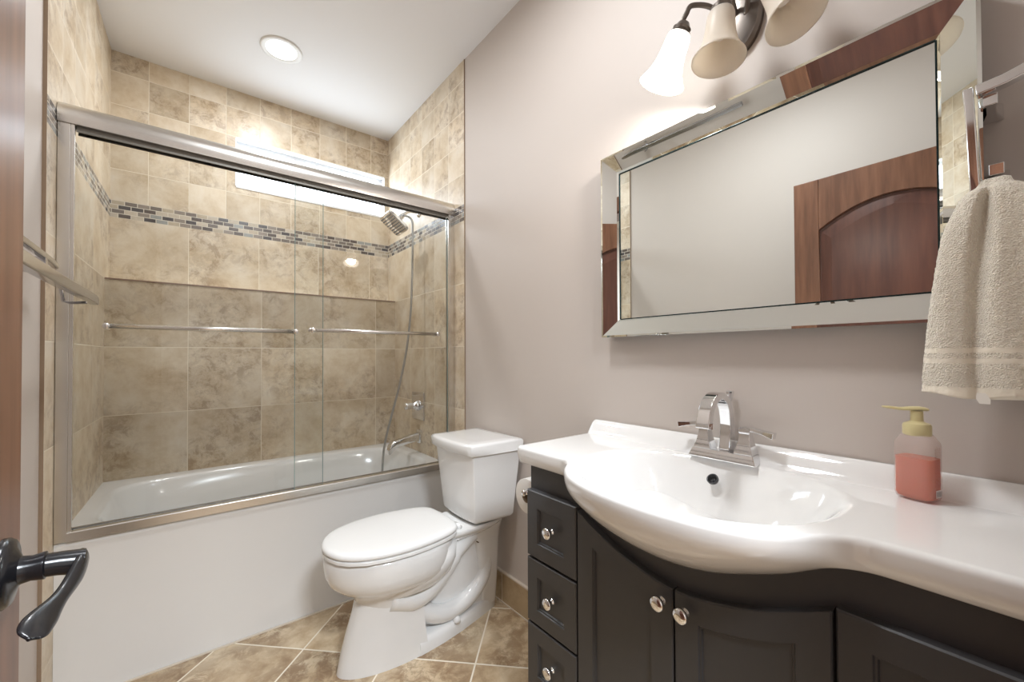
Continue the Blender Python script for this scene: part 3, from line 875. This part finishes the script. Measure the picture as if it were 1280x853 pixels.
for k in range(ny+1):
    y = YA+(YBb-YA)*k/ny
    rings.append([(x, y, z) for x, z in section(y)])
# left end: pull rounded end
d0 = rings[-1]
for off, s_ in ((.006, .004), (.010, .010), (.012, .018)):
    r = []
    for (x, y, z) in d0:
        zc_ = .845; xc_ = .98
        nx_ = x + (s_ if x < .85 else 0)
        nz = z - s_*.8 if z > .85 else z + s_*.4
        r.append((nx_, YBb+off, nz))
    rings.append(r)
loft(bm, rings)
part('porcelain_top', bm, M_porc, st, smooth=True).modifiers.new('E', 'EDGE_SPLIT').split_angle = 1.1
# overflow hole
ohx, ohy = 1.062, .505
bm = B(); nO = Vector((-.72, 0, .69)).normalized()
oc = Vector((1.056, .507, .826))
lathe(bm, oc, nO, [(-.006, .0135), (.001, .0145), (.0025, .0125), (.0005, .0105), (-.006, .010)], 24)
part('overflow_ring', bm, mat('overflow_rubber', srgb(52, 52, 54), .35), st, smooth=True, label='dark round overflow hole')
bm = B(); lathe(bm, (BCX+.01, BCY, ztop(BCX, BCY)-.001), (0, 0, 1), [(0, .030), (.002, .029), (.003, .022), (.006, .02), (.009, .012)], 28)
part('drain', bm, M_chrome, st, smooth=True)

# ------------------------------------------------------------------ faucet
FC = Vector((1.112, .500, ZT-.001))
fa = thing('faucet', 'chrome two-handle faucet with flat arched spout on the sink top', 'faucet', FC)
bm = B()
def rect(x0, x1, y0, y1, z): return [(x0, y0, z), (x1, y0, z), (x1, y1, z), (x0, y1, z)]
cxF, cyF = FC.x, FC.y
def cr(hx, hy, z, dx=0, dy=0): return rect(cxF+dx-hx, cxF+dx+hx, cyF+dy-hy, cyF+dy+hy, FC.z+z)
loft(bm, [cr(.031, .084, 0), cr(.031, .084, .004), cr(.025, .077, .022), cr(.025, .077, .024), ])
part('base', bm, M_chrome, fa, bevel=.0015)
bm = B()
arc = [(.010, .022), (.014, .06), (.012, .10), (.002, .138), (-.018, .162), (-.046, .170), (-.074, .162), (-.096, .140), (-.108, .110), (-.112, .092)]
pth = smoothpath([(cxF+a, cyF, FC.z+h) for a, h in arc], 6)
nn = len(pth)
ribbon(bm, pth, [.026+.008*(k/(nn-1)) for k in range(nn)], [sinterp(k/(nn-1), [(0, .034), (.25, .022), (.6, .019), (1, .022)]) for k in range(nn)], (0, 1, 0))
part('spout', bm, M_chrome, fa, bevel=.0025)
for s in (-1, 1):
    bm = B(); dy = s*.052
    loft(bm, [cr(.022, .022, .022, 0, dy), cr(.022, .022, .028, 0, dy), cr(.017, .017, .042, 0, dy), cr(.0135, .0135, .060, 0, dy), cr(.012, .012, .076, 0, dy), cr(.0135, .0135, .078, 0, dy), cr(.013, .013, .088, 0, dy)])
    h_ = part('handle', bm, M_chrome, fa, bevel=.0012)
    bm = B()
    ribbon(bm, [(cxF, cyF+dy-s*.010, FC.z+.085), (cxF-.002, cyF+dy+s*.02, FC.z+.087), (cxF-.006, cyF+dy+s*.045, FC.z+.083), (cxF-.010, cyF+dy+s*.068, FC.z+.079)], [.020, .018, .019, .024], [.013, .010, .010, .015], (1, 0, 0))
    part('lever', bm, M_chrome, h_, bevel=.0012)
bm = B()
tube(bm, [(cxF+.033, cyF, FC.z+.02), (cxF+.033, cyF, FC.z+.155)], .0025, 10)
loft(bm, [cr(.003, .003, .150, .033), cr(.0065, .0065, .168, .033), cr(.0075, .0075, .176, .033), cr(.006, .006, .178, .033)])
part('lift_rod', bm, M_chrome, fa)

# ------------------------------------------------------------------ soap bottle
sb = thing('soap_dispenser', 'clear foaming soap bottle half full of pink-orange soap with beige pump', 'soap bottle', (1.085, .133, ZT))
sb.rotation_euler = (0, 0, 0)
BX, BY, BZ = 1.085, .133, ZT+.0005
ca, sa = math.cos(math.radians(-15)), math.sin(math.radians(-15))
def bring(hx, hy, z, e=5.0, nb=40):
    out = []
    for k in range(nb):
        t = 2*PI*k/nb; c_, s_ = math.cos(t), math.sin(t)
        u_ = hx*math.copysign(abs(c_)**(2/e), c_); v_ = hy*math.copysign(abs(s_)**(2/e), s_)
        out.append((BX+u_*ca-v_*sa, BY+u_*sa+v_*ca, BZ+z))
    return out
M_bottle = bpy.data.materials.new('clear_plastic'); M_bottle.use_nodes = True
_n = NT(M_bottle); _b = M_bottle.node_tree.nodes['Principled BSDF']
_b.inputs['Base Color'].default_value = srgb(226, 212, 206); _b.inputs['Roughness'].default_value = .18
_tr = _n.n('ShaderNodeBsdfTransparent'); _tr.inputs[0].default_value = (.97, .94, .93, 1)
_mx = _n.n('ShaderNodeMixShader'); _mx.inputs[0].default_value = .24
_n.l(_tr.outputs[0], _mx.inputs[1]); _n.l(_b.outputs[0], _mx.inputs[2]); _n.l(_mx.outputs[0], M_bottle.node_tree.nodes['Material Output'].inputs[0])
M_liq = bpy.data.materials.new('pink_orange_soap'); M_liq.use_nodes = True
_n = NT(M_liq); _b = M_liq.node_tree.nodes['Principled BSDF']
_g = _n.n('ShaderNodeNewGeometry'); _s = _n.n('ShaderNodeSeparateXYZ'); _n.l(_g.outputs['Normal'], _s.inputs[0])
_b.inputs['Base Color'].default_value = srgb(226, 124, 84)
_b.inputs['Roughness'].default_value = .12; _b.inputs['Subsurface Weight'].default_value = .6
_b.inputs['Subsurface Radius'].default_value = (.03, .012, .008); _b.inputs['Subsurface Scale'].default_value = 1.0
_tr = _n.n('ShaderNodeBsdfTransparent'); _tr.inputs[0].default_value = srgb(245, 160, 120)
_mx = _n.n('ShaderNodeMixShader'); _mx.inputs[0].default_value = .66
_n.l(_tr.outputs[0], _mx.inputs[1]); _n.l(_b.outputs[0], _mx.inputs[2]); _n.l(_mx.outputs[0], M_liq.node_tree.nodes['Material Output'].inputs[0])
M_pump = mat('beige_pump_plastic', srgb(206, 193, 146), .28)
bm = B()
loft(bm, [bring(.020, .024, 0, 3), bring(.0235, .0275, .003, 4), bring(.0245, .0290, .010), bring(.0245, .0290, .103), bring(.0240, .0283, .107), bring(.019, .021, .121, 4), bring(.0165, .0175, .124, 2.2), bring(.0165, .0165, .130, 2)])
part('bottle', bm, M_bottle, sb, smooth=True)
bm = B()
loft(bm, [bring(.018, .022, .0022, 3), bring(.0215, .0255, .005, 4), bring(.0228, .0272, .011), bring(.0228, .0272, .079)])
part('soap', bm, M_liq, sb, smooth=True, label='pink-orange liquid soap').modifiers.new('E', 'EDGE_SPLIT').split_angle = .9
bm = B()
lathe(bm, (BX, BY, BZ+.120), (0, 0, 1), [(0, .0195), (.002, .0205), (.018, .0205), (.022, .019), (.025, .012), (.027, .0095), (.046, .0090)], 32)
part('pump_collar', bm, M_pump, sb, smooth=True).modifiers.new('E', 'EDGE_SPLIT').split_angle = .8
bm = B()
def pr(p, q):  # bottle-local to world
    return (BX+p[0], BY+p[1], BZ+q)
sd = Vector((-.36, .93, 0)).normalized(); wdirn = Vector((sd.y, -sd.x, 0))
pt = [(-.018, .168), (-.008, .1705), (.008, .1705), (.022, .168), (.038, .1705), (.052, .1715)]
ribbon(bm, [Vector((BX, BY, BZ+h))+sd*a for a, h in pt], [.016, .023, .022, .012, .009, .008], [.006, .009, .009, .007, .006, .005], wdirn)
part('pump_head', bm, M_pump, sb, sub=2)
bm = B()   # small printed lines on the side face and a white barcode patch
fy = BY-.0296
for k in range(9):
    x0_ = BX-.008+.002*(k % 2)
    a_ = Vector((BX-.0125+k*.0, fy, 0))
for row in range(4):
    xx = -.011+row*.0052
    z_ = .030
    rnd = random.Random(row)
    while z_ < .098:
        L_ = rnd.uniform(.0022, .006)
        p0 = (xx, -.02935)
        q = [(xx, z_), (xx+.0016, z_), (xx+.0016, z_+L_), (xx, z_+L_)]
        quad(bm, [(BX+a*ca-(-.02955)*sa, BY+a*sa+(-.02955)*ca, BZ+b_) for a, b_ in q])
        z_ += L_+.0016
part('printed_text', bm, mat('label_ink', srgb(120, 62, 52), .6), sb)
bm = B()
q = [(-.010, .010), (.012, .010), (.012, .024), (-.010, .024)]
quad(bm, [(BX+a*ca-(-.02955)*sa, BY+a*sa+(-.02955)*ca, BZ+b_) for a, b_ in q])
pt_ = part('label_patch', bm, mat('label_white', srgb(226, 216, 210), .6), sb, label='small white printed patch')
bm = B()
for k in range(8):
    a0 = -.008+k*.0023; q = [(a0, .012), (a0+.0009, .012), (a0+.0009, .0215), (a0, .0215)]
    quad(bm, [(BX+a*ca-(-.0298)*sa, BY+a*sa+(-.0298)*ca, BZ+b_) for a, b_ in q])
part('barcode', bm, mat('barcode_ink', srgb(90, 70, 66), .6), pt_)

# ------------------------------------------------------------------ mirror
MX = 1.145
mi = thing('wall_mirror', 'large mirror with wide slanted mirrored border on the wall over the sink', 'mirror', (XR, .48, 1.205))
oY0, oY1, oZ0, oZ1, OX = .0455, .910, 1.205, 1.820, 1.115
iY0, iY1, iZ0, iZ1 = .106, .854, 1.266, 1.758
bm = B(); quad(bm, [(MX, iY0, iZ0), (MX-.0, iY1, iZ0), (MX-.0, iY1, iZ1), (MX, iY0, iZ1)])
part('centre_glass', bm, M_mirror, mi)
def fr_strip(name, P):
    bm = B()
    o0, o1, i1, i0 = [Vector(p) for p in P]
    # three facets: outer thin chamfer, wide face, inner thin chamfer
    def L(a, b, t): return a+(b-a)*t
    k1, k2 = .10, .88
    sh = Vector((.004, 0, 0))
    a0, a1 = L(o0, i0, k1)-sh*.7, L(o1, i1, k1)-sh*.7
    b0, b1 = L(o0, i0, k2)-sh*.7, L(o1, i1, k2)-sh*.7
    quad(bm, [o0, o1, a1, a0]); quad(bm, [a0, a1, b1, b0]); quad(bm, [b0, b1, i1, i0])
    return part(name, bm, M_mirror, mi)
cO = [(OX, oY0, oZ0), (OX, oY1, oZ0), (OX, oY1, oZ1), (OX, oY0, oZ1)]
cI = [(MX-.001, iY0, iZ0), (MX-.001, iY1, iZ0), (MX-.001, iY1, iZ1), (MX-.001, iY0, iZ1)]
for k in range(4):
    a, b_ = k, (k+1) % 4
    fr_strip('frame_strip', [cO[a], cO[b_], cI[b_], cI[a]])
bm = B()
loft(bm, [[(XR-.001, y, z) for x, y, z in [(0, oY0+.004, oZ0+.004), (0, oY1-.004, oZ0+.004), (0, oY1-.004, oZ1-.004), (0, oY0+.004, oZ1-.004)]],
          [(OX+.006, y, z) for x, y, z in cO], cO], False, False)
for z_ in (iZ0, iZ1): box(bm, (MX-.0035, iY0, z_-.0007), (MX-.0005, iY1, z_+.0007))
for y_ in (iY0, iY1): box(bm, (MX-.0035, y_-.0006, iZ0), (MX-.0005, y_+.0006, iZ1))
part('backing', bm, M_medge, mi, label='dark greenish mirror edge')

# ------------------------------------------------------------------ vanity light
vl = thing('vanity_light', 'three-shade bronze wall light above the mirror, only left shade lit', 'wall light', (XR, .455, 2.06))
PC = Vector((XR, .474, 2.045))
bm = B()
def oval(a, b, x):
    return [(x, PC.y+a*math.cos(t), PC.z+b*math.sin(t)) for t in [2*PI*k/48 for k in range(48)]]
loft(bm, [oval(.062, .098, XR-.0005), oval(.062, .098, XR-.012), oval(.055, .088, XR-.020), oval(.050, .082, XR-.021), oval(.038, .062, XR-.026)])
part('backplate', bm, M_lampm, vl, smooth=True).modifiers.new('E', 'EDGE_SPLIT').split_angle = .5
bm = B(); lathe(bm, (XR-.022, PC.y+.02, PC.z-.045), (-1, 0, 0), [(0, .006), (.010, .006), (.012, .009), (.020, .009), (.025, .004)], 16)
part('finial', bm, M_lampm, vl, smooth=True)
def glass_shade_mat(name, lit):
    m = bpy.data.materials.new(name); m.use_nodes = True
    b = m.node_tree.nodes['Principled BSDF']
    b.inputs['Base Color'].default_value = srgb(240, 232, 220); b.inputs['Roughness'].default_value = .3
    b.inputs['Subsurface Weight'].default_value = .0
    if lit:
        b.inputs['Emission Color'].default_value = (1, .95, .86, 1); b.inputs['Emission Strength'].default_value = 1.7
    else:
        N = NT(m); t_ = N.n('ShaderNodeBsdfTranslucent'); t_.inputs[0].default_value = srgb(246, 238, 226)
        x_ = N.n('ShaderNodeMixShader'); x_.inputs[0].default_value = .45
        N.l(b.outputs[0], x_.inputs[1]); N.l(t_.outputs[0], x_.inputs[2]); N.l(x_.outputs[0], m.node_tree.nodes['Material Output'].inputs[0])
    return m
M_sh_lit = glass_shade_mat('lit_opal_glass', True); M_sh = glass_shade_mat('opal_glass', False)
def shade(top, tilt_ax, mm, lit, armpts):
    top = Vector(top); ax = Vector(tilt_ax).normalized()
    bm = B(); tube(bm, smoothpath(armpts, 8), .0065, 14); part('arm', bm, M_lampm, vl, smooth=True)
    bm = B(); lathe(bm, top, ax, [(-.030, .007), (-.026, .014), (-.016, .020), (-.012, .024), (-.006, .0225), (0, .027), (.006, .0285), (.012, .030), (.013, .027)], 28)
    part('socket', bm, M_lampm, vl, smooth=True).modifiers.new('E', 'EDGE_SPLIT').split_angle = .6
    prof = [(.004, .029), (.012, .0315), (.03, .033), (.05, .0345), (.075, .038), (.098, .045), (.115, .0535), (.128, .0615)]
    inner = [(h-.001, r-.0035) for h, r in prof[::-1]]
    inner[0] = (.1275, .0585)
    bm = B(); lathe(bm, top, ax, prof+[(.129, .0602)]+inner, 40, cap0=False, cap1=False)
    part('lit_shade' if lit else 'shade', bm, mm, vl, smooth=True, label='glowing white bell glass shade' if lit else None)
    bm = B(); lathe(bm, top+ax*.010, ax, [(0, .012), (.015, .013), (.030, .019), (.042, .021), (.054, .017), (.060, .008)], 22)
    part('bulb', bm, M_bulb if lit else mat('unlit_bulb', srgb(238, 230, 222), .3), vl, smooth=True)
M_bulb = emission('bulb_glow', (1, .95, .88, 1), 6.0)
T1, A1 = (1.035, .572, 2.010), (-.10, .42, -1)
T2, A2 = (1.030, .462, 1.992), (-.14, .0, -1)
T3, A3 = (1.040, .352, 1.992), (-.12, -.42, -1)
pb = (XR-.02, PC.y, PC.z+.02)
shade(T1, A1, M_sh_lit, True, [(XR-.02, PC.y+.025, PC.z-.01), (1.10, .515, 2.075), (1.06, .55, 2.085), (1.045, .560, 2.060), (1.037, .570, 2.035)])
shade(T2, A2, M_sh, False, [(XR-.02, PC.y, PC.z+.0), (1.11, .470, 2.075), (1.07, .464, 2.085), (1.045, .462, 2.055), (1.035, .462, 2.018)])
shade(T3, A3, M_sh, False, [(XR-.02, PC.y-.025, PC.z-.01), (1.11, .425, 2.075), (1.07, .380, 2.085), (1.052, .362, 2.055), (1.043, .357, 2.018)])
pl = bpy.data.lights.new('bulb_lamp', 'POINT'); pl.energy = L_SHADE; pl.color = (1, .975, .95); pl.shadow_soft_size = .035
po_ = bpy.data.objects.new('bulb_lamp', pl); COL.objects.link(po_)
po_.location = Vector(T1)+Vector(A1).normalized()*.105

# ------------------------------------------------------------------ towel ring + towel
tr = thing('towel_ring', 'chrome square towel ring on the wall right of the mirror', 'towel ring', (XR, 0.01, 1.52))
RXp = 1.083
bm = B()
ribbon(bm, [(RXp, -.046, 1.628), (RXp, -.03, 1.622), (RXp, .02, 1.607), (RXp, .052, 1.603)], .022, .018, (1, 0, 0))
ribbon(bm, [(RXp, .061, 1.612), (RXp, .058, 1.54), (RXp, .0555, 1.46), (RXp, .0535, 1.408)], .018, [.013, .012, .012, .013], (1, 0, 0))
ribbon(bm, [(RXp-.002, .050, 1.411), (RXp-.002, -.044, 1.411)], .018, .009, (1, 0, 0))
part('ring', bm, M_chrome, tr, bevel=.002)
for zz, yy in ((1.585, .036), (1.462, .030)):
    bm = B()
    loft(bm, [[(x, yy+sy*h, zz+sz*v) for sy, sz in ((-1, -1), (1, -1), (1, 1), (-1, 1))] for x, h, v in ((RXp+.004, .009, .010), (RXp+.020, .006, .007), (RXp+.05, .007, .008), (XR-.008, .013, .014), (XR-.0005, .014, .015))])
    part('bracket', bm, M_chrome, tr, bevel=.0015)
tw = thing('hand_towel', 'cream terry hand towel folded over the square chrome towel ring', 'towel', (RXp, .03, 1.41))
M_tow = mat('cream_terry', srgb(232, 222, 204), .95, Sheen_Weight=.4)
_n = NT(M_tow); _b = M_tow.node_tree.nodes['Principled BSDF']
_g = _n.n('ShaderNodeNewGeometry'); 
_v = _n.n('ShaderNodeTexVoronoi'); _v.inputs['Scale'].default_value = 420; _n.l(_g.outputs['Position'], _v.inputs['Vector'])
_no = _n.n('ShaderNodeTexNoise'); _no.inputs['Scale'].default_value = 150; _no.inputs['Detail'].default_value = 5; _n.l(_g.outputs['Position'], _no.inputs['Vector'])
_s = _n.n('ShaderNodeSeparateXYZ'); _n.l(_g.outputs['Position'], _s.inputs[0])
hh = _n.m('ADD', _n.m('MULTIPLY', _v.outputs['Distance'], 1.0), _no.outputs[0])
# woven border bands without pile
b1 = _n.m('COMPARE', _s.outputs[2], 1.150); bn = [x for x in M_tow.node_tree.nodes if x.type == 'MATH' and x.operation == 'COMPARE'][-1]; bn.inputs[2].default_value = .004
b2 = _n.m('COMPARE', _s.outputs[2], 1.132); bn = [x for x in M_tow.node_tree.nodes if x.type == 'MATH' and x.operation == 'COMPARE'][-1]; bn.inputs[2].default_value = .004
b3 = _n.m('LESS_THAN', _s.outputs[2], 1.086)
band = _n.m('MINIMUM', _n.m('ADD', _n.m('ADD', b1, b2), b3), 1.0)
hh = _n.m('MULTIPLY', hh, _n.m('SUBTRACT', 1.0, _n.m('MULTIPLY', band, .95)))
bp = _n.n('ShaderNodeBump'); bp.inputs['Strength'].default_value = .9; bp.inputs['Distance'].default_value = .003
_n.l(hh, bp.inputs['Height']); _n.l(bp.outputs[0], _b.inputs['Normal'])
from mathutils import noise as mn
bm = B()
nz, ns = 120, 220
rings = []
for i in range(nz+1):
    t = i/nz
    z = 1.436 - .362*t
    # half extents of the folded bundle and the centre
    yl = sinterp(t, [(0, .052), (.04, .068), (.10, .080), (.22, .095), (.5, .108), (.8, .118), (1, .124)])
    yr = sinterp(t, [(0, .012), (.04, -.006), (.10, -.022), (.3, -.034), (1, -.040)])
    th = sinterp(t, [(0, .012), (.03, .026), (.10, .034), (.3, .036), (.7, .032), (1, .028)])
    yc_, hw_ = (yl+yr)/2, (yl-yr)/2
    ring = []
    for k in range(ns):
        a = 2*PI*k/ns; c_, s_ = math.cos(a), math.sin(a)
        e = 2/2.8
        y = yc_ + hw_*math.copysign(abs(c_)**e, c_)
        x = RXp - .002 + th*math.copysign(abs(s_)**e, s_)
        if s_ < 0:      # front: deep fold in the middle and soft swells
            yv = sinterp(t, [(0, .038), (.1, .042), (.4, .050), (.75, .056), (1, .056)])
            dep = sinterp(t, [(0, .004), (.08, .018), (.3, .022), (.6, .014), (1, .007)])
            wv = sinterp(t, [(0, .006), (.3, .012), (1, .006)])
            x += dep*math.exp(-((y-yv)/wv)**2)
            x += .003*math.sin(y*95+t*3)*min(1, t*4)
        nv = mn.noise(Vector((x*9, y*9, z*6)))*.004 + mn.noise(Vector((x*300, y*300, z*300)))*.0011 + mn.noise(Vector((x*120, y*120, z*120)))*.0009
        x = min(x + (nv if s_ >= 0 else -nv), XR-.004)
        y += nv*c_
        ring.append((x, y, z + .004*math.sin(y*60+1)*t - .004*t))
    rings.append(ring)
# rounded top closing over the bar
topr = []
for f_, dz in ((.55, .007), (.25, .010)):
    r0 = rings[0]; cx_ = sum(p[0] for p in r0)/ns; cy_ = sum(p[1] for p in r0)/ns
    topr.append([(cx_+(p[0]-cx_)*f_, cy_+(p[1]-cy_)*(f_+.35), p[2]+dz) for p in r0])
rings = topr[::-1] + rings
loft(bm, rings, True, True)
part('towel_cloth', bm, M_tow, tw, smooth=True)
bm = B()
ribbon(bm, [(1.046, .050, 1.078), (1.046, .048, 1.068), (1.046, .046, 1.060)], [.010, .016, .012], .002, (0, 1, 0))
part('corner_hem', bm, mat('hem_cloth', srgb(236, 230, 220), .9), tw)

M_rack = mat('dull_chrome', (.50, .50, .51, 1), .16, 1.0)
# ------------------------------------------------------------------ towel bars on the left wall behind the door
lb = thing('double_towel_bar', 'chrome double towel bar on left wall, partly hidden behind brown door', 'towel bar', (xd(1.5), 1.5, 1.38))
bm = B()
xw = xd(1.6)
xa_ = -.292
ribbon(bm, smoothpath([(xa_, .95, 1.407), (xa_, 1.3, 1.407), (xa_, 1.62, 1.404), (xa_-.001, 1.70, 1.398)], 5), [.014]*15+[.010], [.016]*14+[.014, .008], (1, 0, 0))
part('back_bar', bm, M_rack, lb, bevel=.003)
bm = B()
xb_ = -.218
ribbon(bm, smoothpath([(xb_, .95, 1.308), (xb_, 1.25, 1.308), (xb_, 1.48, 1.311), (xb_, 1.66, 1.313), (xb_, 1.74, 1.306)], 5), [.020]*19+[.016, .010], [.024]*18+[.020, .016, .008], (1, 0, 0))
part('front_bar', bm, M_rack, lb, bevel=.003)
for yy in (1.56,):
    bm = B()
    box(bm, (xd(yy)+.001, yy-.024, 1.325), (xd(yy)+.012, yy+.024, 1.415))
    ribbon(bm, [(xd(yy)+.01, yy, 1.372), (-.30, yy, 1.366), (-.27, yy, 1.352)], .026, .018, (0, 1, 0))
    ribbon(bm, [(-.278, yy, 1.358), (-.262, yy, 1.338), (-.255, yy, 1.290), (-.243, yy, 1.287), (-.212, yy, 1.290)], .012, .007, (0, 1, 0))
    box(bm, (-.305, yy-.01, 1.36), (-.285, yy+.01, 1.400))
    part('bracket', bm, M_rack, lb, bevel=.002)

# ------------------------------------------------------------------ toilet paper on the cabinet side
tp_ = thing('toilet_paper_roll', 'white toilet paper roll on the side of the charcoal cabinet', 'toilet paper', (.89, 1.0, .70))
bm = B()
RC = Vector((.850, 1.003, .6935))
lathe(bm, RC, (1, 0, 0), [(0, .021), (0, .052), (.002, .055), (.100, .055), (.102, .052), (.102, .021)], 40, cap0=False, cap1=False)
part('paper', bm, M_roll, tp_, smooth=True).modifiers.new('E', 'EDGE_SPLIT').split_angle = .6
bm = B(); lathe(bm, RC+Vector((.001, 0, 0)), (1, 0, 0), [(0, .0205), (0, .0215), (.10, .0215), (.10, .0205), (0, .0205)], 24, cap0=False, cap1=False)
part('cardboard_core', bm, mat('cardboard', srgb(150, 128, 104), .9), tp_, smooth=True)
hl = thing('toilet_paper_holder', 'chrome toilet paper holder arm on the charcoal cabinet side', 'paper holder', (.97, .94, .70))
bm = B()
tube(bm, [(.842, 1.003, .706), (.965, 1.003, .706)], .008, 14)
tube(bm, smoothpath([(.960, 1.003, .706), (.972, .995, .706), (.974, .975, .706), (.974, VY1+.001, .706)], 5), .008, 14)
lathe(bm, (.842, 1.003, .706), (-1, 0, 0), [(0, .009), (.003, .010), (.006, .009), (.008, .004)], 18)
lathe(bm, (.974, VY1+.001, .706), (0, 1, 0), [(0, .022), (.006, .022), (.010, .012)], 22)
part('holder_arm', bm, M_chrome, hl, smooth=True)
